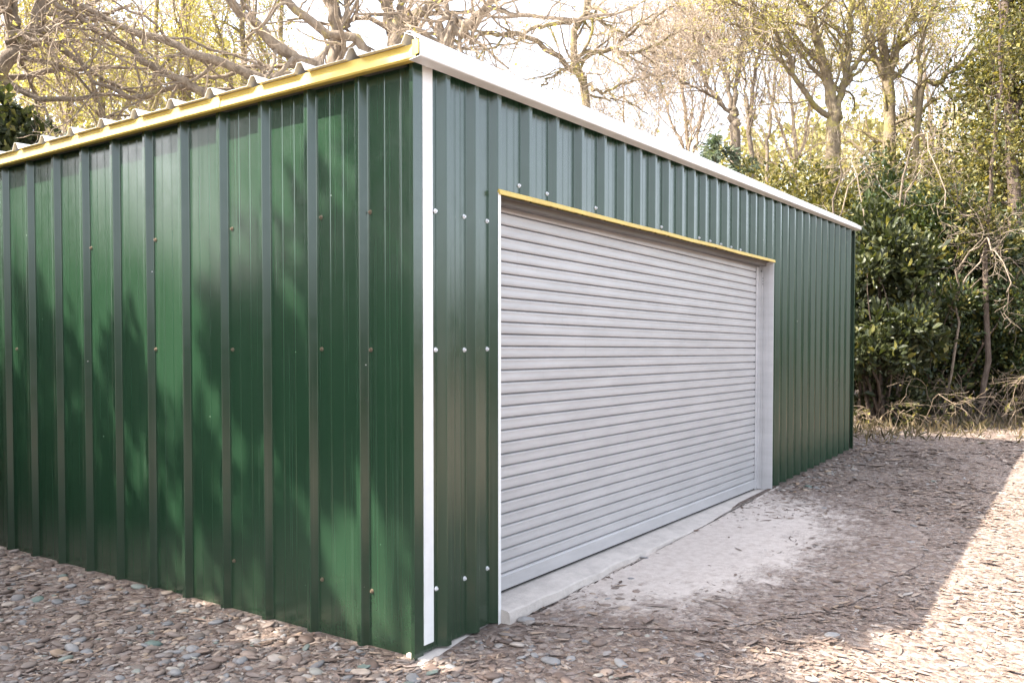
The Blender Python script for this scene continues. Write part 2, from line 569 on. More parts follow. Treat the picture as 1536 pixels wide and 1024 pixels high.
mb.box((.548, -.0395, -.004), (.5705, -.0365, 2.136)); mb.box((.5675, -.0362, .02), (.5705, SY + .05, 2.128))
bevel(mb.obj('door_jamb', MT['white'], SHED), .0015)
mb = MB()
for q in range(3): mb.box((4.8505, SY - .0465, 1.965 + .026 * q), (4.8615, SY - .0442, 1.976 + .026 * q))
mb.obj('guide_bracket', MT['dark'], SHED)
# head of the opening: yellow-edged flashing, soffit and steel lintel
mb = MB()
def hsec(x):
    h = headz(x)
    return [(x, -.0415, h + .020), (x, -.046, h + .012), (x, -.0475, h - .003), (x, -.044, h - .005), (x, -.0415, h - .003), (x, -.039, h + .0045), (x, .004, h + .006), (x, .004, h + .009), (x, -.0365, h + .009), (x, -.0385, h + .020)]
HX = np.linspace(.548, 4.889, 10); rr = np.random.default_rng(5)
secs = []
for x in HX:
    j = rr.normal(0, .0016, 2)
    secs.append([(a, b + (j[0] if i < 5 else 0), c + (j[1] if i < 5 else 0)) for i, (a, b, c) in enumerate(hsec(x))])
for a, b in zip(secs[:-1], secs[1:]): mb.sweep(a, b, cap=False)
mb.add(secs[0], [tuple(range(10))]); mb.add(secs[-1], [tuple(range(9, -1, -1))])
hd = mb.obj('head_flashing', MT['yellow'], SHED); hd['label'] = 'yellow lip over the roller door'
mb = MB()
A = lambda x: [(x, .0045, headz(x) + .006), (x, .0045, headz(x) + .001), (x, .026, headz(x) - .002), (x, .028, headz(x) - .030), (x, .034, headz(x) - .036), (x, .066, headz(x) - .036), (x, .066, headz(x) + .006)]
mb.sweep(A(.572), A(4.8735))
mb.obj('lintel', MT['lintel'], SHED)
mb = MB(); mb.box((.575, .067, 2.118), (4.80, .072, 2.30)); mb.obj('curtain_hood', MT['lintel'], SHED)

# ---- screws: hexagonal heads on washers
def screw(p, n, m, parent, r=.0085):
    n = np.array(n, float); u = np.cross(n, (0, 0, 1)); u /= np.linalg.norm(u); w = np.cross(n, u)
    mb = MB()
    def ring(rad, h, k=12, ph=0): return [tuple(np.array(p) + n * h + (u * math.cos(t) + w * math.sin(t)) * rad) for t in (ph + 2 * math.pi * i / k for i in range(k))]
    mb.sweep(ring(r * 1.15, .0002), ring(r * 1.0, .0035)); mb.sweep(ring(r * .62, .0036, 6, .3), ring(r * .55, .0105, 6, .3))
    return mb.obj('screw', m, parent)


rs = np.random.default_rng(11)
for z, ys in ((1.992, [.283, .605, 1.274, 1.957, 2.63]), (1.366, [.282, .605, 1.276, 1.965, 2.70, 3.574]), (.25, [.282, .612, 1.281])):
    for y in ys:
        screw((-.0014, y + .006, z + rs.normal(0, .004)), (-1, 0, 0), MT['rust'], wl, .0095)
for z in (1.986, 1.365, .288):
    for x in (.104, .322, .504):
        screw((x, -.0016 if x > .11 else -.0075, z + rs.normal(0, .005)), (0, -1, 0), MT['zinc'], wf, .010)
for x in (.783, 1.053, 1.595, 2.52, 3.19, 3.41, 3.64, 3.87, 4.09):
    screw((x, -.0016, headz(x) + .075 - .010 * (x - .7)), (0, -1, 0), MT['zinc'], wf, .010)

# ---- concrete floor slab and door threshold
mb = MB()
mb.box((.01, .062, -.25), (LX - .02, LY - .02, .008))
mb.add([(-.03, -.055, -.25), (LX - .1, -.055, -.25), (LX - .1, .062, -.25), (-.03, .062, -.25), (-.02, -.052, -.004), (LX - .1, -.045, .012), (LX - .1, .062, .02), (-.02, .062, .010)],
       [(0, 3, 2, 1), (4, 5, 6, 7), (0, 1, 5, 4), (1, 2, 6, 5), (2, 3, 7, 6), (3, 0, 4, 7)])
mb.obj('floor_slab', MT['concrete'], SHED)
rs = np.random.default_rng(21)
xs_ = np.linspace(.572, 4.90, 60)
V = []; F = []
k1 = rs.normal(0, .007, 60); k1 = np.convolve(k1, [.25, .5, .25], 'same'); k2 = rs.normal(0, .005, 60)
for i, x in enumerate(xs_):
    yf = -.092 + k1[i] * 1.3
    V += [(x, yf + .004, -.2), (x, yf - .004 + k2[i] * .5, .03), (x, yf + .001, .066 + k2[i] * .6), (x, yf + .009, .072 + k2[i] * .25), (x, .02, .084), (x, .30, .0915), (x, .30, -.2)]
for i in range(59):
    for j in range(6):
        F.append((i * 7 + j, (i + 1) * 7 + j, (i + 1) * 7 + j + 1, i * 7 + j + 1))
F += [tuple(range(6, -1, -1)), tuple(59 * 7 + j for j in range(7))]
mb = MB(); mb.add(V, F)
th = mb.obj('threshold', MT['concrete'], SHED); th['label'] = 'pale concrete sill below the roller door'

# ------------------------------------------------------------------ ground
def grid_axis(c, near, step, far):
    a = np.arange(c - near, c + near + 1e-6, step)
    ex = []; s = step; p = a[-1]
    while p < far: s *= 1.35; p += s; ex.append(p)
    lo = []; s = step; p = a[0]
    while p > -far: s *= 1.35; p -= s; lo.append(p)
    return np.array(lo[::-1] + list(a) + ex)


def lump(x, y):
    return (.010 * np.sin(2.1 * x + .7 * y) * np.cos(1.7 * y - .4 * x) + .006 * np.sin(5.3 * x - 2 * y + 1) * np.cos(4.1 * y + 1.3 * x))


def gz(x, y):
    """finished ground height, with the soft lumps fading out against the walls"""
    x = np.asarray(x, float); y = np.asarray(y, float)
    dx = np.maximum(np.maximum(-x, x - LX), 0); dy = np.maximum(np.maximum(-y, y - LY), 0)
    d = np.clip(np.hypot(dx, dy) / .8, 0, 1)
    return gh(x, y) + lump(x, y) * d - .006 * (1 - d)


gx = grid_axis(3, 9, .12, 600); gy = grid_axis(0, 6, .12, 600)
X, Y = np.meshgrid(gx, gy, indexing='ij')
Z = gz(X, Y)
inside = (X > .05) & (X < LX - .1) & (Y > .05) & (Y < LY - .1)
Z = np.where(inside, -.1, Z)
nx, ny = X.shape
idx = np.arange(nx * ny).reshape(nx, ny)
Q = np.stack([idx[:-1, :-1], idx[1:, :-1], idx[1:, 1:], idx[:-1, 1:]], -1).reshape(-1, 4)
structure(build('ground', np.stack([X, Y, Z], -1), [Q], MT['ground'], smooth=True))

# concrete apron, a thin worn sheet with a ragged outline
rs = np.random.default_rng(2)
ang = np.linspace(0, 2 * math.pi, 161)[:-1]
outline = np.array([(.62, -.105), (.72, -.45), (1.0, -.95), (1.7, -1.4), (2.7, -1.6), (3.8, -1.5), (4.6, -1.0), (4.9, -.45), (5.0, -.06), (4.6, -.055)])
cen = np.array([2.4, -.11])
rings = 14
# outline resampled by angle
def along(pts, n):
    p = np.vstack([pts, pts[:1]]); s = np.r_[0, np.cumsum(np.hypot(*np.diff(p, axis=0).T))]
    t = np.linspace(0, s[-1], n, endpoint=False)
    return np.stack([np.interp(t, s, p[:, 0]), np.interp(t, s, p[:, 1])], 1)
oc = along(outline, 160)
oc += rs.normal(0, .012, oc.shape)
oc[:, 1] = np.minimum(oc[:, 1], -.055)
V = [(*cen, 0)]; cov = [1.0]
for r in range(1, rings + 1):
    f = r / rings
    for p in oc:
        q = cen + (p - cen) * f
        V.append((q[0], q[1], 0))
        # cover: strong by the sill and the middle, fading to the outer edge
        fr = np.clip((q[1] + 1.35) / .8, 0, 1)
        edge = 1 - f ** 3 if p[1] < -.07 else 1.0
        cov.append(float(np.clip(edge * (.30 + .72 * fr), 0, 1.2)))
V = np.array(V, float); V[:, 2] = gz(V[:, 0], V[:, 1]) + .006
F3 = [(0, 1 + j, 1 + (j + 1) % 160) for j in range(160)]
F4 = [(1 + r * 160 + j, 1 + (r + 1) * 160 + j, 1 + (r + 1) * 160 + (j + 1) % 160, 1 + r * 160 + (j + 1) % 160) for r in range(rings - 1) for j in range(160)]
ap = build('concrete_apron', V, [np.array(F3), np.array(F4)], MT['apron'], smooth=True)
a_ = ap.data.attributes.new('cover', 'FLOAT', 'POINT'); a_.data.foreach_set('value', np.array(cov, np.float32))
structure(ap)

# ------------------------------------------------------------------ loose stones and leaves on the ground
def rot_mats(n, r, tilt):
    """random yaw, small random tilt"""
    yaw = r.uniform(0, 2 * math.pi, n); ax = r.uniform(0, 2 * math.pi, n); tl = np.abs(r.normal(0, tilt, n))
    cz, sz = np.cos(yaw), np.sin(yaw)
    Rz = np.zeros((n, 3, 3)); Rz[:, 0, 0] = cz; Rz[:, 0, 1] = -sz; Rz[:, 1, 0] = sz; Rz[:, 1, 1] = cz; Rz[:, 2, 2] = 1
    u = np.stack([np.cos(ax), np.sin(ax), np.zeros(n)], 1); c, s = np.cos(tl), np.sin(tl)
    K = np.zeros((n, 3, 3)); K[:, 0, 2] = u[:, 1]; K[:, 1, 2] = -u[:, 0]; K[:, 2, 0] = -u[:, 1]; K[:, 2, 1] = u[:, 0]
    R = np.eye(3)[None] + s[:, None, None] * K + (1 - c)[:, None, None] * (K @ K)
    return R @ Rz


def ico(sub):
    import bmesh
    bm = bmesh.new(); bmesh.ops.create_icosphere(bm, subdivisions=sub, radius=1)
    V = np.array([v.co[:] for v in bm.verts]); F = np.array([[v.index for v in f.verts] for f in bm.faces]); bm.free()
    return V, F


def scatter_mesh(name, T, F, R, S, Pp, material, smooth, jit=None):
    n = len(Pp)
    V = T[None] * S[:, None, :]
    if jit is not None: V = V * jit
    V = np.einsum('nij,nkj->nki', R, V) + Pp[:, None, :]
    FF = (F[None] + (np.arange(n) * len(T))[:, None, None]).reshape(-1, F.shape[1])
    return build(name, V.reshape(-1, 3), [FF], material, smooth=smooth)


def sample(r, n, dens):
    """ground points in the yard, thinned by a density function of x, y"""
    out = []
    tot = 0
    while tot < n:
        x = r.uniform(-2.6, 17, n * 3); y = r.uniform(-4.5, 6, n * 3)
        k = (r.uniform(0, 1, n * 3) < dens(x, y)) & ~((x > -.045) & (x < LX + .05) & (y > -.065) & (y < LY + .1))
        k &= ~((x > .6) & (x < 5.05) & (y > -.10) & (y < .3))
        out.append(np.stack([x[k], y[k]], 1)); tot += k.sum()
    return np.concatenate(out)[:n]


def depth(x, y): return (x - EYE[0]) * FW[0] + (y - EYE[1]) * FW[1]
def lateral(x, y): return (x - EYE[0]) * RT[0] + (y - EYE[1]) * RT[1]


def view_d(x, y, p=2.0):
    d = depth(x, y); l = np.abs(lateral(x, y))
    return np.where((d > 1.8) & (l < .70 * d + .3), np.clip(2.6 / np.maximum(d, .1), 0, 1) ** p, 0)


def apron_mask(x, y):
    return np.exp(-(((x - 2.4) / 1.6) ** 2 + ((y + .45) / .52) ** 2) * 1.1)


rs = np.random.default_rng(31)
def dens_p(x, y):
    left = np.where((x < .1), 1.0, 0)
    near = np.clip(1.25 - np.abs(y + .25) / .7, .0, 1) * np.where((x > 0) & (x < 1.6), 1, 0) * .8
    wall = np.clip(1 - np.abs(y + .2) / .35, 0, 1) * np.where(x > 4.4, 1.0, 0)
    base = .06
    return view_d(x, y, 1.6) * np.clip(np.maximum(np.maximum(left, near), np.maximum(wall * 3, base)), 0, 1.6) * (1 - .97 * np.clip(apron_mask(x, y) * 1.3, 0, 1))
pp = sample(rs, 12500, dens_p)
T, F = ico(2)
n = len(pp)
s = np.exp(rs.normal(math.log(.0132), .52, n)); s = np.clip(s, .004, .038)
S = np.stack([s * rs.uniform(.9, 1.35, n), s * rs.uniform(.65, 1.0, n), s * rs.uniform(.2, .4, n)], 1)
P3 = np.c_[pp, gz(pp[:, 0], pp[:, 1]) + S[:, 2] * rs.uniform(.1, .7, n)]
jit = 1 + .13 * rs.normal(0, 1, (n, len(T), 1)) * .5
o = scatter_mesh('gravel', T, F, rot_mats(n, rs, .22), S, P3, MT['pebble'], True, jit)
stuff(o, 'loose grey and tan pebbles scattered over the soil beside the shed', 'gravel')

# dry leaves: curled six-sided blades
LT = np.array([(-1, 0, .10), (-.45, .42, .16), (-.45, -.42, .16), (-.4, 0, 0), (.25, .46, .20), (.25, -.46, .17), (.3, 0, .02), (1, 0, .25)])
LF = np.array([(0, 3, 1), (0, 2, 3), (3, 4, 1), (3, 6, 4), (2, 5, 3), (3, 5, 6), (6, 7, 4), (6, 5, 7)])
def patchy(x, y):
    q = np.sin(1.9 * x + 1.1 * y) + np.sin(3.7 * y - 1.3 * x + 1) + np.sin(4.9 * x + 2.3 * y + 2) * .7 + np.sin(9.1 * x - 7.3 * y) * .5
    return np.clip(.55 + .26 * q, .12, 1)
def dens_l(x, y):
    return view_d(x, y, 1.3) * np.where(x < .1, .8, 1.0) * patchy(x, y) * (1 - .985 * np.clip(apron_mask(x, y) * 1.3, 0, 1))
pp = sample(rs, 42000, dens_l); n = len(pp)
dd = depth(pp[:, 0], pp[:, 1])
s = np.exp(rs.normal(math.log(.0102), .52, n)) * np.clip(dd / 5, 1, 1.9); s = np.clip(s, .004, .07)
s = np.where(rs.uniform(0, 1, n) < .012, rs.uniform(.026, .042, n), s)
S = np.stack([s * rs.uniform(.9, 1.6, n), s * rs.uniform(.55, 1.0, n), s * rs.uniform(.15, .8, n)], 1)
P3 = np.c_[pp, gz(pp[:, 0], pp[:, 1]) + .002 + np.abs(rs.normal(0, .005, n))]
o = scatter_mesh('fallen_leaves', LT, LF, rot_mats(n, rs, .15), S, P3, MT['litter'], False)
stuff(o, 'dry brown fallen leaves and wood chips covering the yard', 'leaf litter')


# ------------------------------------------------------------------ plants
def tubes(paths, sides_of):
    """paths: list of (P[n,3], R[n]); returns V, quads"""
    groups = {}
    for P, R in paths:
        k = (len(P), sides_of(R[0])); groups.setdefault(k, []).append((P, R))
    Vs, Fs, off = [], [], 0
    for (n, s), lst in groups.items():
        P = np.array([p for p, _ in lst]); R = np.array([r for _, r in lst]); m = len(lst)
        T = np.empty_like(P); T[:, 1:-1] = P[:, 2:] - P[:, :-2]; T[:, 0] = P[:, 1] - P[:, 0]; T[:, -1] = P[:, -1] - P[:, -2]
        T /= np.linalg.norm(T, axis=2, keepdims=True) + 1e-9
        D = P[:, -1] - P[:, 0]
        ref = np.where((np.abs(D[:, 2]) > .8 * np.linalg.norm(D, axis=1))[:, None], np.array([[1., 0.1, 0]]), np.array([[0.05, 0.1, 1.]]))
        U = ref[:, None, :] - (ref[:, None, :] * T).sum(2, keepdims=True) * T
        U /= np.linalg.norm(U, axis=2, keepdims=True) + 1e-9
        W = np.cross(T, U)
        a = np.arange(s) * 2 * math.pi / s
        ring = P[:, :, None, :] + R[:, :, None, None] * (np.cos(a)[None, None, :, None] * U[:, :, None, :] + np.sin(a)[None, None, :, None] * W[:, :, None, :])
        Vs.append(ring.reshape(-1, 3))
        b = off + np.arange(m)[:, None, None] * n * s + np.arange(n - 1)[None, :, None] * s + np.arange(s)[None, None, :]
        b2 = off + np.arange(m)[:, None, None] * n * s + np.arange(n - 1)[None, :, None] * s + ((np.arange(s) + 1) % s)[None, None, :]
        Fs.append(np.stack([b, b2, b2 + s, b + s], -1).reshape(-1, 4))
        off += m * n * s
    return np.concatenate(Vs), np.concatenate(Fs)


def smooth_path(pts, n, r, amp):
    """resample control points with a Catmull-like spline and add small kinks"""
    pts = np.asarray(pts, float); t = np.linspace(0, len(pts) - 1, n)
    i = np.clip(t.astype(int), 0, len(pts) - 2); f = (t - i)[:, None]
    p0 = pts[np.clip(i - 1, 0, len(pts) - 1)]; p1 = pts[i]; p2 = pts[i + 1]; p3 = pts[np.clip(i + 2, 0, len(pts) - 1)]
    P = .5 * (2 * p1 + (p2 - p0) * f + (2 * p0 - 5 * p1 + 4 * p2 - p3) * f ** 2 + (3 * p1 - p0 - 3 * p2 + p3) * f ** 3)
    k = r.normal(0, amp, P.shape); k[0] = 0
    return P + k


def unit(v): return v / (np.linalg.norm(v) + 1e-9)


class Grow:
    def __init__(s, seed, wander=.28, up=.12, ang=(30, 70), n=(10, 6, 5), length=(1.6, .75, .35), thin=.45, rmin=.0035, start=.25):
        s.r = random.Random(seed); s.w = wander; s.up = up; s.ang = ang; s.n = n; s.L = length; s.thin = thin; s.rmin = rmin; s.start = start
        s.paths = [[] for _ in range(len(n) + 1)]

    def branch(s, p, d, L, r0, lvl):
        R = s.r; k = (9, 7, 5)[min(lvl - 1, 2)]
        P = [p]; st = L / (k - 1); curl = np.array([R.gauss(0, 1) for _ in range(3)]) * s.w * .5
        for i in range(k - 1):
            d = unit(d + np.array([R.gauss(0, 1) for _ in range(3)]) * s.w * .55 + curl * .5 + np.array([0, 0, s.up * .35]))
            if R.random() < .25: curl = -curl
            p = p + d * st; P.append(p)
        P = np.array(P); rr = np.linspace(r0, max(r0 * .35, s.rmin * .8), k)
        s.paths[lvl].append((P, rr)); s.kids(P, rr, lvl)

    def kids(s, P, rr, lvl):
        if lvl >= len(s.n): return
        R = s.r; m = len(P)
        nk = s.n[lvl]; nk = int(nk) + (R.random() < nk - int(nk))
        for q in range(nk):
            t = s.start + (1 - s.start) * ((q + R.random()) / nk) if lvl == 0 else .15 + .85 * ((q + R.random()) / nk)
            f = t * (m - 1); i = min(int(f), m - 2); f -= i
            p = P[i] * (1 - f) + P[i + 1] * f; tan = unit(P[i + 1] - P[i]); r0 = rr[i] * (1 - f) + rr[i + 1] * f
            a = math.radians(R.uniform(*s.ang)); v = np.array([R.gauss(0, 1) for _ in range(3)]); v = unit(v - tan * np.dot(v, tan))
            d = unit(tan * math.cos(a) + v * math.sin(a) + np.array([0, 0, s.up]))
            L = s.L[lvl] * R.uniform(.55, 1.35) * (1 - .35 * t)
            s.branch(p, d, L, max(min(r0 * s.thin * R.uniform(.7, 1.1), L * .03), s.rmin), lvl + 1)

    def stem(s, pts, r0, r1, n=16, amp=.02, kids=True):
        rn = np.random.default_rng(s.r.randrange(1 << 30))
        P = smooth_path(pts, n, rn, amp); rr = np.linspace(r0, r1, n)
        s.paths[0].append((P, rr))
        if kids: s.kids(P, rr, 0)


def sides(r): return 10 if r > .06 else 7 if r > .025 else 5 if r > .010 else 3


LEAF = np.array([(0, 0, 0), (.45, .30, .10), (.45, -.30, .10), (1, 0, -.06)], float)
LEAFF = np.array([(0, 1, 3), (0, 3, 2)])
LEAF6 = np.array([(0, 0, 0), (.28, .22, .06), (.28, -.22, .06), (.70, .21, .05), (.70, -.21, .05), (1, 0, -.12), (.5, 0, -.02)], float)
LEAFF6 = np.array([(0, 6, 1), (0, 2, 6), (1, 6, 3), (2, 4, 6), (3, 6, 5), (6, 4, 5)])


def leaf_cloud(P, D, size, r, wide=1.0, spread=.8, six=False):
    """leaves at points P roughly along directions D"""
    n = len(P)
    d = D + r.normal(0, spread, (n, 3)); d /= np.linalg.norm(d, axis=1, keepdims=True) + 1e-9
    h = r.normal(0, 1, (n, 3)) + np.array([0, 0, .8]); h -= (h * d).sum(1, keepdims=True) * d; h /= np.linalg.norm(h, axis=1, keepdims=True) + 1e-9
    w = np.cross(h, d)
    T, F = (LEAF6, LEAFF6) if six else (LEAF, LEAFF)
    s = size * np.exp(r.normal(0, .3, n))
    V = P[:, None, :] + s[:, None, None] * (T[None, :, 0:1] * d[:, None, :] + T[None, :, 1:2] * w[:, None, :] * wide + T[None, :, 2:3] * h[:, None, :])
    FF = (F[None] + (np.arange(n) * len(T))[:, None, None]).reshape(-1, 3)
    return V.reshape(-1, 3), FF


def tree(name, label, base, g, bark_m, twig_m=None, leaves=0, leaf=.05, leaf_m=None, group=None, lv=None, wide=1.0, seed=1, cat='tree', leafspread=1.0, jitter=.05):
    t = thing(name, label, cat, tuple(base), group)
    V, F = tubes(g.paths[0] + (g.paths[1] if len(g.paths) > 2 else []), sides)
    build('trunk', V, [F], bark_m, t, smooth=True, loc=None).location = -Vector(base)
    fine = [p for l in g.paths[2 if len(g.paths) > 2 else 1:] for p in l]
    r = np.random.default_rng(seed)
    mats = [twig_m or bark_m]; polys = []; mi = []; VV = []
    if fine:
        V, F = tubes(fine, sides); VV.append(V); polys.append(F); mi.append(np.zeros(len(F), int))
    if leaves:
        src = lv if lv is not None else fine
        allP = np.concatenate([p[1:] for p, _ in src]); allD = np.concatenate([np.diff(p, axis=0) for p, _ in src])
        allD = allD / (np.linalg.norm(allD, axis=1, keepdims=True) + 1e-9)
        # bunch the leaves: some twigs carry many, some none
        wgt = np.repeat(r.gamma(.7, 1, len(src)), [len(p) - 1 for p, _ in src]); wgt /= wgt.sum()
        k = r.choice(len(allP), leaves, p=wgt)
        LV, LF_ = leaf_cloud(allP[k] + r.normal(0, jitter, (leaves, 3)), allD[k], leaf, r, wide, leafspread)
        off = sum(len(v) for v in VV); VV.append(LV); polys.append(LF_ + off); mi.append(np.ones(len(LF_), int)); mats.append(leaf_m)
    if VV:
        c = build('crown', np.concatenate(VV), polys, mats, t, mi=np.concatenate(mi))
        c.location = -Vector(base)
    return t


def shrub(name, label, base, size, nleaf, leaf, leaf_m, seed, group=None, clumps=60, wide=1.0, six=False, cat='shrub', stems=7, flat=0.0, cl=.28, bark_m=None, low=.05, droop=0.0):
    """leafy bush: woody stems plus leaf clumps through an uneven volume"""
    r = np.random.default_rng(seed); R = random.Random(seed)
    t = thing(name, label, cat, tuple(base), group)
    sx, sy, sz = size
    C = []
    while len(C) < clumps:
        v = r.normal(0, 1, 3); v /= np.linalg.norm(v); rad = r.uniform(.25, 1) ** .45
        v = v * rad; z = (v[2] * .5 + .5)
        prof_ = .55 + .45 * math.sin(math.pi * min(1, z * .95 + .12)) - flat * z
        p = np.array([v[0] * sx * prof_, v[1] * sy * prof_, low * sz + z * sz * (1 - low)])
        p += r.normal(0, .07, 3) * np.array(size)
        if p[2] > .06: C.append(p)
    C = np.array(C)
    cs = cl * np.exp(r.normal(0, .35, clumps)) * (sx + sy + sz) / 3
    w = cs ** 2; k = r.choice(clumps, nleaf, p=w / w.sum())
    off = r.normal(0, 1, (nleaf, 3)); off /= np.linalg.norm(off, axis=1, keepdims=True); off *= (r.uniform(0, 1, nleaf) ** .4)[:, None]
    P = C[k] + off * cs[k][:, None] * np.array([1, 1, .75]); P[:, 2] = np.maximum(P[:, 2], .03)
    D = off + .6 * unit(np.array([0, 0, .4])) - np.array([0, 0, droop])
    V, F = leaf_cloud(P, D, leaf, r, wide, .6, six)
    build('foliage', V, [F], leaf_m, t)
    paths = []
    for i in range(min(stems * 4, clumps)):
        tgt = C[r.integers(clumps)]
        b = np.array([R.gauss(0, .12) * sx, R.gauss(0, .12) * sy, -.05])
        m_ = (b + tgt) / 2 + r.normal(0, .08, 3) * np.array(size)
        P_ = smooth_path([b, m_, tgt], 9, r, .015); paths.append((P_, np.linspace(.012 + .006 * sz, .004, 9)))
    V, F = tubes(paths, sides); build('stem', V, [F], bark_m or MT['bark_dark'], t, smooth=True)
    return t


def gp(px, d): return site(px, d)


def stems_px(g, lst):
    for pts, r0, r1, opt in lst:
        P = [at(*p) for p in pts]
        if opt.get('root'):
            b = gp(opt['root'][0], opt['root'][1]); b[2] -= .15
            P = [b] + P
        g.stem(P, r0, r1, opt.get('n', 18), opt.get('amp', .025), opt.get('kids', True))


# --- gnarled bare trees just behind the shed
g = Grow(101, .42, .05, (35, 80), (9, 4.5, 3), (1.9, .8, .36), .5, .004, .22)
stems_px(g, [([(480, 150, 11.6), (450, 92, 11.4), (400, 56, 11.1), (352, 8, 10.8), (300, -70, 10.5)], .115, .045, dict(root=(490, 11.7))),
             ([(470, 160, 11.6), (398, 120, 11.4), (330, 96, 11.1), (270, 73, 10.9), (200, 46, 10.7), (140, 20, 10.6), (70, -20, 10.4)], .08, .03, dict(root=(485, 11.7))),
             ([(460, 190, 11.6), (300, 143, 11.2), (280, 122, 11.1), (232, 104, 11.0), (205, 80, 10.9), (150, 48, 10.8), (95, 10, 10.7), (60, -40, 10.6)], .07, .025, dict(root=(480, 11.75))),
             ([(470, 180, 11.6), (320, 138, 11.5), (250, 133, 11.3), (190, 145, 11.2), (140, 120, 11.1), (100, 60, 11)], .055, .02, dict(root=(482, 11.8)))])
tree('gnarled_bare_tree', 'gnarled bare tree with long limbs sweeping left above the yellow eave', gp(490, 11.7), g, MT['bark_grey'], MT['twig'], 260, .035, MT['bud'], 'bare trees behind the shed', seed=5)

g = Grow(102, .42, .06, (35, 80), (8, 4.5, 3), (1.7, .75, .34), .5, .004, .25)
stems_px(g, [([(506, 140, 12.4), (505, 60, 12.4), (497, 20, 12.3), (480, -60, 12.2)], .13, .06, dict(root=(508, 12.4))),
             ([(506, 120, 12.4), (520, 30, 12.3), (512, -60, 12.2)], .07, .03, dict(root=(510, 12.45))),
             ([(560, 130, 12.2), (480, 48, 12.0), (425, -5, 11.8), (380, -60, 11.7)], .09, .04, dict(root=(512, 12.35)))])
tree('gnarled_bare_tree', 'upright bare trunk with a forked top left of the roof corner', gp(508, 12.4), g, MT['bark_grey'], MT['twig'], 200, .035, MT['bud'], 'bare trees behind the shed', seed=6)

g = Grow(103, .42, .06, (35, 80), (8, 4.5, 3), (1.7, .75, .34), .5, .004, .3)
stems_px(g, [([(592, 110, 12.8), (588, 45, 12.8), (580, 0, 12.7), (570, -70, 12.6)], .14, .07, dict(root=(594, 12.8))),
             ([(596, 75, 12.8), (622, 30, 12.6), (652, 5, 12.4), (700, -40, 12.2)], .115, .06, dict(root=(597, 12.85))),
             ([(604, 80, 12.9), (600, 20, 12.8), (612, -40, 12.7)], .07, .04, dict(root=(599, 12.9)))])
tree('gnarled_bare_tree', 'thick bare tree forking directly behind the front roof corner', gp(594, 12.8), g, MT['bark_grey'], MT['twig'], 200, .035, MT['bud'], 'bare trees behind the shed', seed=7)

g = Grow(104, .42, .04, (35, 85), (9, 5, 3.5), (1.6, .7, .32), .5, .004, .3)
stems_px(g, [([(662, 90, 11.6), (658, 58, 11.6), (668, 25, 11.5), (673, -10, 11.4), (668, -60, 11.3)], .055, .03, dict(root=(672, 11.6))),
             ([(668, 90, 11.6), (690, 52, 11.5), (716, 22, 11.3), (748, -5, 11.1), (800, -50, 10.9)], .075, .04, dict(root=(674, 11.65))),
             ([(676, 84, 11.6), (705, 46, 11.4), (745, 12, 11.2), (800, 25, 11), (870, 28, 10.9), (950, 12, 10.8)], .05, .015, dict(root=(676, 11.7)))])
tree('gnarled_bare_tree', 'dark slanting bare stems rising right of the roof corner', gp(674, 11.65), g, MT['bark_grey'], MT['twig'], 150, .045, MT['bud'], 'bare trees behind the shed', seed=8)

g = Grow(105, .44, .02, (30, 75), (11, 5, 4), (1.35, .7, .34), .48, .0035, .2)
stems_px(g, [([(880, 175, 13.2), (868, 120, 13.2), (863, 85, 13.1), (866, 40, 13.1), (880, 5, 13.0), (890, -40, 13)], .07, .045, dict(root=(884, 13.2))),
             ([(866, 110, 13.1), (800, 60, 12.8), (740, 52, 12.6), (700, 58, 12.4), (665, 45, 12.3)], .045, .015, {}),
             ([(865, 30, 13.1), (830, 35, 12.9), (790, 48, 12.7), (760, 60, 12.5), (705, 90, 12.3)], .04, .014, {}),
             ([(862, 95, 13.1), (840, 108, 12.9), (810, 128, 12.7)], .03, .012, {}),
             ([(868, 92, 13.1), (920, 72, 13), (960, 40, 12.8), (1010, 10, 12.6)], .04, .012, {}),
             ([(868, 85, 13.1), (905, 72, 13), (960, 78, 12.9), (1010, 52, 12.8), (1060, 40, 12.7)], .035, .010, {}),
             ([(880, 20, 13), (905, 35, 12.9), (940, 45, 12.9), (1000, 10, 12.7)], .03, .01, {}),
             ([(872, 128, 13.2), (910, 136, 13), (960, 120, 12.9), (1020, 108, 12.7)], .03, .010, {}),
             ([(874, 140, 13.2), (930, 150, 13.1), (970, 170, 13)], .02, .008, {})])
tree('spreading_bare_tree', 'slim bare tree with wavy side limbs against white sky above the front roof', gp(884, 13.2), g, MT['bark_moss'], MT['twig'], 0, .04, None, 'bare trees behind the shed', seed=9)

# --- left background trunks
g = Grow(106, .30, .05, (35, 75), (13, 6, 4), (2.0, .9, .4), .5, .005, .25)
stems_px(g, [([(-40, 170, 11), (-5, 115, 11), (25, 75, 11), (55, 30, 11), (75, -30, 11)], .13, .08, dict(root=(-60, 11))),
             ([(18, 80, 11), (20, 40, 10.9), (8, -20, 10.8)], .09, .05, {})])
tree('leaning_bare_tree', 'thick leaning bare trunk at the far left above the evergreen', gp(-60, 11), g, MT['bark_grey'], MT['twig'], 300, .05, MT['bud'], 'bare trees behind the shed', seed=10)

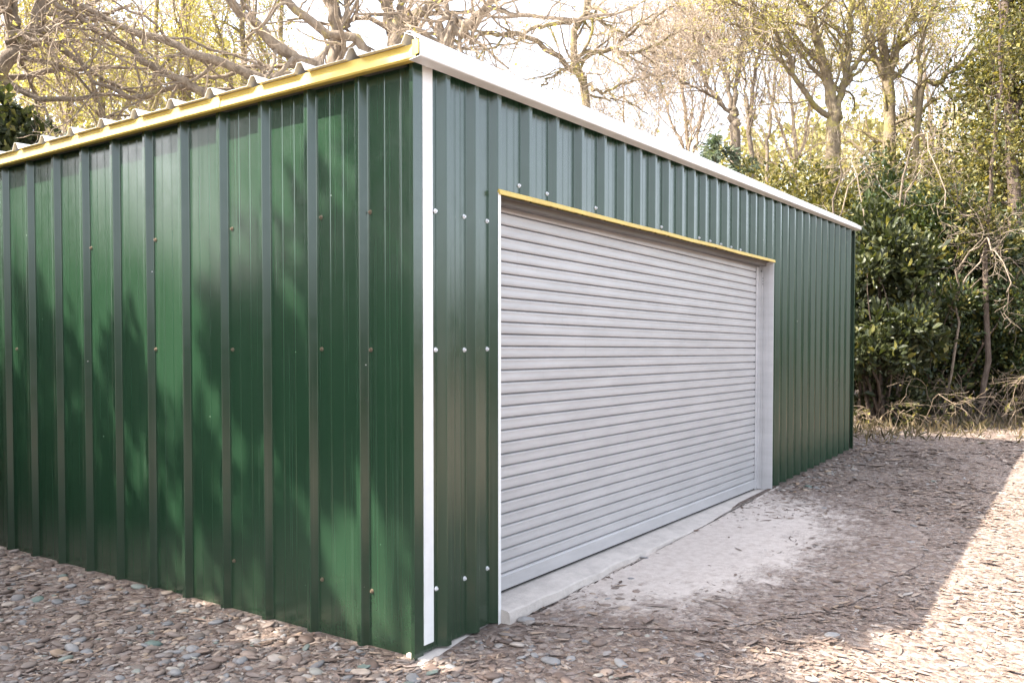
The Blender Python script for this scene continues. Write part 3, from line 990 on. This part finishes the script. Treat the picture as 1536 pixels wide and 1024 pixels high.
def slim(px, d, seed, label, r0=.09, lean=0, bud=1800, fork=True, bm='bark_moss', top=-80, nm='slim_tree', n=(14, 6, 4)):
    g = Grow(seed, .26, .16, (25, 60), n, (1.9, .85, .4), .48, .005, .3)
    q = random.Random(seed)
    pts = [(px, 300, d), (px + lean * .3 + q.uniform(-6, 6), 190, d), (px + lean * .6 + q.uniform(-6, 6), 90, d), (px + lean + q.uniform(-8, 8), top, d)]
    lst = [(pts, r0, r0 * .45, dict(root=(px, d)))]
    if fork:
        s = q.choice((-1, 1))
        lst.append(([(px + lean * .3, 185, d), (px + lean * .5 + s * 18, 110, d - .2), (px + lean + s * 48, 10, d - .5), (px + lean + s * 70, top, d - .6)], r0 * .6, r0 * .25, {}))
    stems_px(g, lst)
    return tree(nm, label, gp(px, d), g, MT[bm], MT['twig'], int(bud * 2.6), .045, MT['bud'], 'slim young trees in the wood', seed=seed, jitter=.12)

slim(283, 16.5, 201, 'straight pale trunk standing over the middle of the yellow eave', .11, 0, 2600, False)
slim(360, 17.5, 202, 'pale slim trunk right of the straight one above the eave', .10, 5, 1800, True)
slim(170, 15.5, 203, 'thin forked yellow-budded tree above the left part of the eave', .075, -40, 2600)
slim(118, 17, 204, 'thin tree curving left beside the evergreen above the eave', .07, -30, 2400)
slim(220, 19, 205, 'far slim tree hazed with yellow buds behind the eave', .09, 15, 3200)
slim(430, 20, 206, 'far slim tree with yellow buds behind the gnarled limbs', .09, -10, 2600)
slim(60, 20, 207, 'far slim tree with yellow buds at the left edge', .09, 10, 3000)

# --- right background trees
g = Grow(108, .26, .16, (25, 60), (18, 8, 5), (2.3, 1.0, .5), .46, .005, .2)
stems_px(g, [([(1103, 250, 20), (1101, 180, 20), (1099, 165, 20)], .13, .11, dict(root=(1104, 20), kids=False)),
             ([(1099, 165, 20), (1106, 130, 20), (1108, 95, 20), (1118, 30, 20), (1125, -30, 20)], .07, .03, {}),
             ([(1098, 165, 20), (1092, 130, 20), (1080, 95, 20), (1070, 50, 20), (1060, -10, 20)], .06, .02, {}),
             ([(1096, 168, 20), (1068, 138, 20), (1050, 108, 20), (1035, 85, 20), (1010, 55, 20)], .05, .018, {}),
             ([(1094, 168, 20), (1060, 140, 19.8), (1020, 120, 19.6), (985, 112, 19.5)], .04, .015, {})])
tree('fan_shaped_bare_tree', 'bare tree fanning from a knobbly trunk against sky in the middle distance', gp(1104, 20), g, MT['bark_grey'], MT['twig'], 250, .06, MT['bud'], 'bare trees beyond the shed end', seed=12)

for px_, d_, sd_, lab_ in ((1030, 23, 161, 'far haze-paled bare tree rising behind the roof left of the fan-shaped one'), (1190, 24, 162, 'far haze-paled bare tree between the thin pair and the split mossy tree'), (1395, 24, 163, 'far haze-paled bare tree right of the straight mossy trunk'), (945, 24, 164, 'far haze-paled bare tree low behind the middle of the front roof')):
    g = Grow(sd_, .28, .16, (25, 60), (16, 8, 5), (2.6, 1.2, .55), .46, .0055, .2)
    q_ = random.Random(sd_); hi = 120 if px_ == 945 else 0
    stems_px(g, [([(px_, 330, d_), (px_ + 3, 230 + hi * .4, d_), (px_ - 6, 120 + hi, d_), (px_ - 12, hi, d_)], .085, .025, dict(root=(px_, d_))),
                 ([(px_ + 2, 260 + hi * .4, d_), (px_ + 24, 170 + hi, d_), (px_ + 44, 60 + hi, d_)], .05, .016, {}),
                 ([(px_ + 1, 240 + hi * .4, d_), (px_ - 30, 160 + hi, d_), (px_ - 52, 70 + hi, d_)], .045, .014, {})])
    tree('haze_paled_tree', lab_, gp(px_, d_), g, MT['twig'], MT['twig'], 900, .05, MT['bud'], 'far bare trees in the wood', seed=sd_, jitter=.1)  # trunk takes the pale twig colour too, standing in for haze

g = Grow(109, .24, .16, (25, 60), (13, 6, 4), (1.6, .8, .4), .46, .005, .15)
stems_px(g, [([(1126, 260, 21), (1124, 190, 21), (1130, 130, 21), (1140, 70, 21), (1150, 10, 21)], .07, .03, dict(root=(1126, 21))),
             ([(1125, 200, 21), (1118, 130, 21), (1112, 60, 21)], .04, .015, {}),
             ([(1150, 280, 22), (1155, 190, 22), (1162, 120, 22), (1170, 40, 22)], .06, .02, dict(root=(1152, 22)))])
tree('slim_tree', 'pair of thin bare stems between the fan-shaped and mossy trees', gp(1126, 21), g, MT['bark_grey'], MT['twig'], 300, .06, MT['bud'], 'bare trees beyond the shed end', seed=13)

g = Grow(110, .28, .10, (30, 70), (15, 7, 4), (1.7, .8, .38), .46, .005, .12)
stems_px(g, [([(1250, 330, 16.5), (1247, 240, 16.5), (1250, 185, 16.5), (1253, 165, 16.5)], .15, .125, dict(root=(1250, 16.5), kids=False)),
             ([(1250, 172, 16.5), (1240, 120, 16.5), (1228, 70, 16.4), (1212, 30, 16.3), (1195, -40, 16.2)], .115, .06, {}),
             ([(1256, 170, 16.5), (1268, 110, 16.6), (1276, 50, 16.7), (1282, -40, 16.8)], .08, .045, {}),
             ([(1246, 175, 16.5), (1215, 150, 16.3), (1192, 115, 16.1), (1178, 75, 16), (1160, 45, 15.9), (1130, 20, 15.8), (1100, 0, 15.7)], .06, .02, {}),
             ([(1190, 110, 16.1), (1172, 95, 16), (1150, 65, 15.9), (1120, 42, 15.8), (1090, 40, 15.7)], .04, .012, {}),
             ([(1262, 140, 16.6), (1290, 90, 16.5), (1300, 60, 16.4), (1310, -20, 16.4)], .05, .02, {})])
tree('mossy_bare_tree', 'large mossy tree splitting into two heavy limbs above the shed end', gp(1250, 16.5), g, MT['bark_moss'], MT['bark_moss'], 4200, .055, MT['bud'], 'mossy trees beyond the shed end', seed=14, jitter=.07)

g = Grow(111, .28, .10, (30, 70), (15, 7, 4), (1.7, .8, .38), .46, .005, .12)
stems_px(g, [([(1336, 330, 18.5), (1334, 220, 18.5), (1333, 140, 18.5), (1326, 70, 18.5), (1312, -40, 18.5)], .165, .09, dict(root=(1338, 18.5))),
             ([(1336, 120, 18.5), (1350, 60, 18.4), (1372, 20, 18.3), (1390, -40, 18.2)], .08, .03, {}),
             ([(1330, 120, 18.5), (1310, 80, 18.4), (1296, 40, 18.3), (1290, -30, 18.2)], .08, .04, {}),
             ([(1378, 165, 17), (1410, 125, 16.8), (1445, 92, 16.6), (1500, 65, 16.4), (1560, 50, 16.2)], .07, .03, dict(root=(1366, 17.2))),
             ([(1372, 160, 17), (1380, 110, 17), (1384, 60, 17), (1400, 10, 17), (1420, -40, 17)], .055, .025, {})])
tree('mossy_bare_tree', 'mossy tree with straight central trunk right of the split one', gp(1338, 18.5), g, MT['bark_moss'], MT['bark_moss'], 4200, .055, MT['bud'], 'mossy trees beyond the shed end', seed=15, jitter=.07)

# ivy-clad leafy tree at the right edge
g = Grow(112, .30, .05, (35, 80), (20, 7, 4), (1.05, .55, .3), .45, .005, .06)
stems_px(g, [([(1520, 330, 15.6), (1516, 200, 15.6), (1510, 90, 15.6), (1505, -60, 15.6)], .13, .07, dict(root=(1522, 15.6))),
             ([(1516, 190, 15.6), (1550, 90, 15.7), (1570, -40, 15.8)], .09, .04, {})])
tree('ivy_clad_tree', 'leafy olive ivy-clad tree filling the upper right edge', gp(1522, 15.6), g, MT['bark_dark'], MT['bark_moss'], 24000, .07, MT['olive'], None, seed=16, jitter=.16, wide=1.3)

g = Grow(113, .22, .12, (35, 80), (10, 5, 4), (1.2, .6, .3), .4, .0045, .3)
stems_px(g, [([(1480, 540, 13.25), (1478, 420, 13.25), (1483, 330, 13.25), (1492, 240, 13.25), (1500, 120, 13.25), (1498, 0, 13.25)], .05, .018, dict(root=(1478, 13.25)))])
tree('thin_dark_trunk_tree', 'thin dark upright trunk standing in front of the right-hand evergreens', gp(1478, 13.25), g, MT['bark_dark'], MT['bark_dark'], 4200, .06, MT['olive'], None, seed=17, jitter=.14)

# --- evergreens and shrubs
shrub('holly_bush', 'dark glossy evergreen bush above the left end of the eave', gp(-6, 10.6), (.8, .8, 4.25), 14000, .095, MT['laurel'], 301, clumps=90, wide=1.15, low=.3, cl=.13)
shrub('laurel_bush', 'dark green laurel bush tight against the far corner of the shed', gp(1322, 12.9), (.95, .95, 3.0), 17000, .092, MT['laurel'], 302, clumps=90, wide=1.05, six=True, low=.02, cl=.16)
shrub('laurel_bush', 'tall dark evergreen behind the far top corner of the shed', gp(1330, 15.0), (1.5, 1.5, 4.2), 28000, .08, MT['evergreen'], 303, clumps=90, wide=1.1, cl=.18)
shrub('evergreen_bush', 'broad dark evergreen bush left of the thin dark trunk', gp(1425, 14.5), (1.6, 1.2, 3.7), 34000, .075, MT['evergreen'], 304, clumps=90, cl=.18)
shrub('evergreen_bush', 'evergreen bush with yellow-lit leaves at the right edge', gp(1545, 14.4), (1.4, 1.2, 3.3), 26000, .075, MT['evergreen'], 305, clumps=80, cl=.18)
shrub('evergreen_bush', 'olive bush under the large split mossy tree', gp(1235, 15.6), (1.3, 1.2, 4.3), 20000, .07, MT['olive'], 306, clumps=80, cl=.17)
shrub('evergreen_bush', 'olive bush behind the shed roof below the fan-shaped bare tree', gp(1165, 18.5), (2.0, 1.9, 4.7), 18000, .075, MT['olive'], 307, clumps=70, cl=.17)
shrub('evergreen_bush', 'yellow-green bush below the straight mossy trunk', gp(1345, 17.4), (1.8, 1.6, 5.3), 22000, .075, MT['olive'], 308, clumps=80, cl=.17)
shrub('evergreen_bush', 'tall yellow-green bush far behind the thin dark trunk', gp(1450, 18.5), (2.0, 2.0, 5.6), 22000, .08, MT['olive'], 309, clumps=80, cl=.17)

for px_, d_, h_, sd_, lab_ in ((1665, 14.8, 3.6, 321, 'evergreen bush continuing the wood edge past the right side of the yard'), (1810, 14.6, 3.3, 322, 'second evergreen bush further along the wood edge past the yard'), (1980, 14.2, 3.0, 323, 'last evergreen bush of the wood edge beyond the yard')):
    shrub('evergreen_bush', lab_, gp(px_, d_), (1.5, 1.3, h_), 18000, .09, MT['evergreen'], sd_, clumps=80, cl=.18)


def conifer(px, d, H, W, label, seed):
    b = gp(px, d); t = thing('conifer', label, 'conifer', tuple(b)); r = np.random.default_rng(seed)
    paths = [(np.array([(0, 0, -.1 + (H + .1) * i / 7) for i in range(8)]) + r.normal(0, .01, (8, 3)), np.linspace(.08, .008, 8))]
    V, F = tubes(paths, sides); build('trunk', V, [F], MT['bark_dark'], t, smooth=True)
    br = []; 
    for k in range(190):
        z = H * (.08 + .91 * r.uniform()); L = W * (1 - z / H) ** .75 * r.uniform(.6, 1.15) + .08; a = r.uniform(0, 2 * math.pi)
        P = np.array([(math.cos(a) * L * u, math.sin(a) * L * u, z + L * (.28 * u - .55 * u * u)) for u in np.linspace(0, 1, 6)])
        br.append((P + r.normal(0, .02, P.shape) * np.linspace(0, 1, 6)[:, None], np.linspace(.012, .003, 6)))
    V, F = tubes(br, sides)
    n = 9000
    src = [br[i] for i in r.integers(0, len(br), n)]
    f = r.uniform(.12, 1, n) * 5
    P = np.array([p[0][int(x)] * (1 - x % 1) + p[0][min(int(x) + 1, 5)] * (x % 1) for p, x in zip(src, f)])
    D = np.array([p[0][5] - p[0][0] for p in src]); D /= np.linalg.norm(D, axis=1, keepdims=True)
    LV, LF_ = leaf_cloud(P + r.normal(0, .035, P.shape), D, .15, r, .22, .75)
    build('crown', np.concatenate([V, LV]), [F, LF_ + len(V)], [MT['bark_dark'], MT['needle']], t, mi=np.r_[np.zeros(len(F), int), np.ones(len(LF_), int)])

conifer(1072, 18.5, 5.75, 3.1, 'blue-green conifer poking above the front roof edge', 401)
conifer(1115, 19.6, 5.5, 3.0, 'lower conifer crowding the blue-green one from behind', 402)

# --- dead bramble thickets on the right
def bramble(px, d, W, H, n, label, seed, leaves=160, m='straw'):
    b = gp(px, d); t = thing('bramble_thicket', label, 'bramble', tuple(b), 'bramble thickets along the wood edge'); r = np.random.default_rng(seed)
    g = Grow(seed, .30, -.06, (25, 65), (4, 2.5), (.55, .25), .6, .0032, .3)
    for i in range(n):
        x, y = r.normal(0, W * .45, 2); a = r.uniform(0, 2 * math.pi); L = W * r.uniform(.4, 1.1); h = H * r.uniform(.35, 1.05)
        g.stem([(x, y, -.03), (x + math.cos(a) * L * .3, y + math.sin(a) * L * .3, h * .8), (x + math.cos(a) * L * .7, y + math.sin(a) * L * .7, h), (x + math.cos(a) * L, y + math.sin(a) * L, h * .55)], .007, .004, 12, .018)
    V, F = tubes([p for l in g.paths for p in l], sides)
    build('stem', V, [F], MT[m], t, smooth=True)
    if leaves:
        allP = np.concatenate([p[1:] for p, _ in g.paths[2] + g.paths[1]]); k = r.integers(0, len(allP), leaves)
        V, F = leaf_cloud(allP[k] + r.normal(0, .02, (leaves, 3)), np.tile([0, 0, -.2], (leaves, 1)), .055, r, 1.2)
        build('foliage', V, [F], MT['olive'], t)

bramble(1425, 12.75, .95, .75, 12, 'pale tangle of dead bramble in front of the dark evergreens', 501)
bramble(1515, 12.85, .85, .8, 12, 'dead bramble tangle at the right edge below the thin trunk', 502)
bramble(1345, 12.5, .6, .4, 7, 'low dead bramble beside the laurel foot', 503)
bramble(1600, 12.7, .9, .8, 10, 'bramble tangle just beyond the right edge of the yard', 504)

# pale hanging dead boughs in front of the evergreens
for px, d, z, seed, label in ((1250, 14.2, 4.2, 511, 'pale dead bough hanging across the shed end'), (1350, 13.5, 4.4, 512, 'pale dead bough arching above the dark evergreens'), (1440, 13.0, 2.7, 513, 'brown dead bough drooping to the bramble')):
    b = gp(px, d); t = thing('dead_bough', label, 'bough', tuple(b), 'dead boughs in the thicket'); r = np.random.default_rng(seed)
    g = Grow(seed, .38, -.04, (25, 70), (8, 4, 3), (.8, .45, .22), .5, .0035, .15)
    g.stem([(0.3, .2, -.1), (.15, .1, z * .5), (-.05, .0, z * .85), (-.3, -.25, z), (-.75, -.5, z * .95), (-1.2, -.75, z * .72)], .024, .007, 18, .035)
    g.stem([(.05, .05, z * .7), (.25, -.3, z * .98), (.6, -.7, z * .9), (.95, -.95, z * .6)], .014, .005, 14, .035)
    V, F = tubes([p for l in g.paths for p in l], sides); build('branch', V, [F], MT['bark_grey'], t, smooth=True)

# grass tufts along the wood edge
r = np.random.default_rng(61)
Ps = []
for px in np.linspace(1280, 1620, 60):
    for q in range(9):
        p = gp(px + r.normal(0, 8), 12.3 + r.normal(0, .7) + (px - 1280) * .0009)
        if p[0] > LX + .1: Ps.append(p)
Ps = np.array(Ps)
k = r.integers(0, len(Ps), 1300); P = Ps[k] + np.c_[r.normal(0, .06, (len(k), 2)), np.zeros(len(k))]
V, F = leaf_cloud(P, np.tile([0, 0, 1.0], (len(P), 1)), .13, r, .10, .6)
stuff(build('grass', V, [F], MT['grass']), 'sparse dry grass tufts along the foot of the wood', 'grass')

# --- woodland further back, reads as one mass
r = np.random.default_rng(71)
Ps = []; Ss = []
for k in range(1200):
    px = r.uniform(-250, 1800); d = r.uniform(27, 42)
    topy = np.interp(px, [-250, 0, 300, 500, 700, 1000, 1150, 1300, 1500, 1800], [30, 45, 60, 170, 280, 270, 205, 185, 180, 160]) + r.normal(0, 16)
    py = topy + abs(r.normal(0, 1)) * 120
    if py > 520: continue
    p = at(px, py, d); Ps.append(p); Ss.append(r.uniform(.5, 1.3))
Ps = np.array(Ps); Ss = np.array(Ss)
n = 64000; k = r.integers(0, len(Ps), n); off = r.normal(0, .55, (n, 3)) * Ss[k][:, None]
V, F = leaf_cloud(Ps[k] + off, r.normal(0, 1, (n, 3)), .20, r, 1.1, .5)
tr = []
for k in range(110):
    px = r.uniform(-250, 1800); d = r.uniform(26, 40); p = gp(px, d)
    h = (526 - np.interp(px, [-250, 0, 450, 560, 1050, 1150, 1800], [0, 0, 20, 230, 270, 170, 60])) / FPX * d * r.uniform(.7, 1.0)
    tr.append((np.array([p + np.array([r.normal(0, .08) * i, r.normal(0, .08) * i, h * i / 6]) for i in range(7)]), np.linspace(.12, .03, 7)))
    for q in range(5):
        b = tr[-1][0] if q == 0 else b0
        b0 = b
        s_ = b0[2 + q % 4]; a = r.uniform(0, 6.28)
        tr.append((np.array([s_ + np.array([math.cos(a) * u * 1.5, math.sin(a) * u * 1.5, u * 2.2]) + r.normal(0, .08, 3) * (u > 0) for u in (0, .33, .66, 1)]), np.linspace(.05, .012, 4)))
V2, F2 = tubes(tr, sides)
o = build('woodland', np.concatenate([V, V2]), [F, F2 + len(V)], [MT['far'], MT['bark_grey']], mi=np.r_[np.zeros(len(F), int), np.ones(len(F2), int)])
stuff(o, 'hazy yellow-green woodland beyond the nearer trees', 'woodland')

# --- trees standing beside the yard, outside the picture: they dapple the side wall and show in the glossy cladding
def yard_tree(x, y, seed, label, H=7.5, n=(15, 7, 4), r0=.14):
    b = np.array([x, y, float(gh(x, y))]); q = random.Random(seed)
    g = Grow(seed, .30, .10, (30, 70), n, (2.2, 1.0, .45), .5, .006, .3)
    for s in range(3):
        a = q.uniform(0, 6.28)
        g.stem([b - np.array([0, 0, .1]), b + np.array([math.cos(a) * .3, math.sin(a) * .3, H * .35]), b + np.array([math.cos(a) * 1.1, math.sin(a) * 1.1, H * .7]), b + np.array([math.cos(a) * 1.9, math.sin(a) * 1.9, H])], r0, r0 * .3, 16, .03)
    tree('bare_tree', label, b, g, MT['bark_grey'], MT['twig'], 2500, .07, MT['bud'], 'bare trees beside the yard', seed=seed, jitter=.1)

yard_tree(-5.2, 7.0, 601, 'bare branching tree out to the left of the shed side wall')
yard_tree(-7.5, 9.5, 602, 'bare tree further left beyond the side yard', 8.5)

def bough_tree(label, base, spots, seed, nleaf, leaf=.10):
    """unseen evergreen, its separate leafy boughs placed to shade chosen spots; spots: (x, y, z, radius)"""
    b = np.array([*base, float(gh(*base))]); r = np.random.default_rng(seed)
    t = thing('shade_evergreen', label, 'tree', tuple(b))
    g = Grow(seed, .3, .05, (30, 70), (0, 4, 3), (.8, .6, .3), .5, .006, .3)
    sp = np.array(spots); top = sp[:, 2].max()
    T = [b - np.array([0, 0, .1]), b + np.array([.05, -.05, top * .4]), b * .6 + .4 * np.r_[sp[:, :2].mean(0), 0] + np.array([0, 0, top * .85])]
    g.stem(T, .14, .06, 14, .03, False)
    for x, y, z, rad in spots:
        f = min(.95, max(.25, z / top * .75)); a = g.paths[0][0][0][int(f * 13)]; e = np.array([x, y, z])
        g.stem([a, (a + e) / 2 + np.array([0, 0, .15]), e], .035, .012, 10, .03, False)
    V, F = tubes(g.paths[0], sides); build('trunk', V - b, [F], MT['bark_dark'], t, smooth=True)
    w_ = sp[:, 3] ** 2; k = r.choice(len(sp), nleaf, p=w_ / w_.sum())
    off = r.normal(0, 1, (nleaf, 3)); off /= np.linalg.norm(off, axis=1, keepdims=True); off *= (r.uniform(0, 1, nleaf) ** .55)[:, None]
    P = sp[k, :3] + off * sp[k, 3:4] * np.array([1, 1, .8]) + r.normal(0, .05, (nleaf, 3))
    V, F = leaf_cloud(P, off + np.array([0, 0, -.1]), leaf, r, 1.1, .6)
    build('crown', V - b, [F], MT['evergreen'], t)

for x, y, a, b_, h, sd_, label in ((-1.5, 5.4, .8, .95, 2.0, 605, 'dense dark evergreen bush added out of view to darken the left side wall'),
                                 (-1.4, 6.8, .8, .9, 2.4, 607, 'added unseen evergreen bush beside the rear end of the side wall'),
                                 (-1.15, 4.35, .5, .55, 1.25, 618, 'low unseen bush added nearest the side wall to block sky light'),
                                 (-1.35, 3.45, .45, .45, .95, 619, 'smallest added bush, unseen at the edge of the side yard gravel'),
                                 (-3.4, 3.0, .75, .75, 2.0, 608, 'round unseen bush added to the side yard nearest the path'),
                                 (-2.9, 4.6, 1.0, .9, 2.1, 609, 'unseen evergreen bush added in the second row of the side yard'),
                                 (-3.0, 7.2, 1.3, 1.2, 2.7, 610, 'broad unseen bush added at the back of the side yard')):
    shrub('evergreen_bush', label, (x, y, 0), (a, b_, h), 11000, .10, MT['laurel'], sd_, 'unseen evergreens added to darken the side wall', clumps=70, cl=.2, low=.0)  # unseen bushes added to darken the wall's reflections and block sky light
shrub('sky_block_evergreen', 'tall dense evergreen added unseen at the far side of the side yard', (-8.0, 8.0, 0), (2.1, 2.1, 6.4), 14000, .16, MT['laurel'], 616, 'unseen evergreens added against sky reflections', 70, cl=.2)  # added to hide sky reflected in the wall pans near the corner
shrub('sky_block_evergreen', 'tall dense evergreen added unseen far behind the side yard', (-5.5, 15.5, 0), (2.6, 2.4, 6.4), 14000, .16, MT['laurel'], 617, 'unseen evergreens added against sky reflections', 70, cl=.2)  # added likewise, darkens the reflection in the far pans
SD = np.array([-.55, .55, .86]) / np.linalg.norm([-.55, .55, .86])
def toward_sun(spots): return [(*(np.array(p[:3], float) + SD * p[3]), p[4]) for p in spots]  # sets each bough on the sun ray of a spot to be shaded
bough_tree('unseen broadleaf evergreen further out, open boughs set to dapple wall and ground', (-5.6, 5.2),
           toward_sun([(0, .35, 1.55, 7.2, .30), (0, .15, 1.05, 7.4, .28), (0, .75, 1.05, 7.0, .22), (0, .9, .35, 6.5, .20), (0, 1.25, 1.3, 7.6, .2), (0, .1, 2.25, 7.8, .22), (0, 2.2, 1.15, 7, .18),
                       (-.9, .9, 0, 6.5, .5), (-1.0, 1.7, 0, 6, .6), (-.25, .35, 0, 7, .22), (-1.4, 2.6, 0, 5.6, .6)]), 604, 11000)
bough_tree('tall unseen evergreen behind the side yard bushes, boughs set to shade the lower wall', (-4.3, 7.6),
           toward_sun([(0, 3.7, .05, 8.6, .85), (0, 2.8, -.05, 8.8, .75), (0, 4.9, .5, 8.4, .95), (0, 2.0, -.3, 8.7, .55), (0, 1.55, .62, 9.2, .22), (0, 2.6, 1.0, 9, .2), (0, 4.6, 1.9, 8.8, .35),
                       (-.7, 3.0, 0, 8.0, .8), (-.8, 2.2, 0, 8.2, .6), (-.5, 1.4, 0, 8.4, .45), (0, 1.0, 1.5, 9.5, .25), (0, 3.3, 1.45, 9, .22)]), 611, 17000)
bough_tree('open-crowned evergreen added unseen at the near end of the side yard to dapple the ground', (-4.6, 3.2),
           toward_sun([(.15, -.55, 0, 7.4, .34), (.75, -.95, 0, 7.8, .30), (-.45, .05, 0, 7.0, .30), (.3, -1.3, 0, 8.0, .32), (-.9, -.5, 0, 7.4, .45), (-1.3, .5, 0, 6.8, .5), (-.3, -1.2, 0, 7.6, .4), (-1.8, -.3, 0, 7, .55), (-2.2, .8, 0, 6.8, .5), (-2.7, -1.2, 0, 7.2, .7), (-1.6, -1.7, 0, 7.5, .5), (-3.4, -.2, 0, 7, .6), (-2.2, -2.6, 0, 7.6, .7)]), 612, 13000)
shrub('hedge_bush', 'thick hedge bush added unseen behind the open end of the yard', (-6.5, -7.5, 0), (2.4, 2.4, 2.6), 14000, .13, MT['evergreen'], 613, 'bushes round the yard', 50, cl=.2)  # this and the next are added behind the camera to darken rib flank reflections
shrub('hedge_bush', 'second thick hedge bush added unseen behind the open end of the yard', (-3.5, -10.5, 0), (2.4, 2.4, 2.4), 14000, .13, MT['evergreen'], 614, 'bushes round the yard', 50, cl=.2)
for i, (x, y, h) in enumerate(((13, -17, 2.4), (19, -15, 2.6), (7, -19, 2.2), (26, -12, 3.0), (-9, 2, 2.6), (-11, 6, 3.2))):
    shrub('hedge_bush', ('rounded hedge bush across the yard facing the roller door', 'taller hedge bush across the yard to the far right', 'low hedge bush opposite the shed corner', 'far hedge bush at the end of the yard', 'leafy bush on the left boundary', 'tall leafy bush on the left boundary behind')[i], (x, y, float(gh(x, y))), (2.6, 2.6, h), 14000, .13, MT['evergreen'], 620 + i, 'bushes round the yard', 50, cl=.2)

# ------------------------------------------------------------------ light
sun_dir = Vector((-.55, .55, .86)).normalized()
sl_ = bpy.data.lights.new('sun', 'SUN'); sl_.energy = 3.85; sl_.angle = math.radians(.53); sl_.color = (1.0, .91, .78)
so = bpy.data.objects.new('sun', sl_); COL.objects.link(so)
so.rotation_euler = sun_dir.to_track_quat('Z', 'Y').to_euler(); so.location = (-6, 6, 12)
w = bpy.data.worlds.new('World'); sc.world = w; w.use_nodes = True
nt = w.node_tree; bg = nt.nodes['Background']
sky = nt.nodes.new('ShaderNodeTexSky'); sky.sky_type = 'NISHITA'; sky.sun_disc = False
sky.sun_elevation = math.asin(sun_dir.z); sky.sun_rotation = math.atan2(sun_dir.x, sun_dir.y)
sky.dust_density = 3.0; sky.air_density = 1.0; sky.ozone_density = 1.0
hs = nt.nodes.new('ShaderNodeHueSaturation'); hs.inputs['Saturation'].default_value = .47
nt.links.new(sky.outputs[0], hs.inputs['Color']); nt.links.new(hs.outputs[0], bg.inputs[0])
bg.inputs[1].default_value = .14

sc.view_settings.view_transform = 'Standard'; sc.view_settings.look = 'None'
sc.view_settings.exposure = 2.45; sc.view_settings.gamma = 1.0
sc.cycles.max_bounces = 8; sc.cycles.transparent_max_bounces = 4
try: sc.cycles.use_denoising = True
except Exception: pass
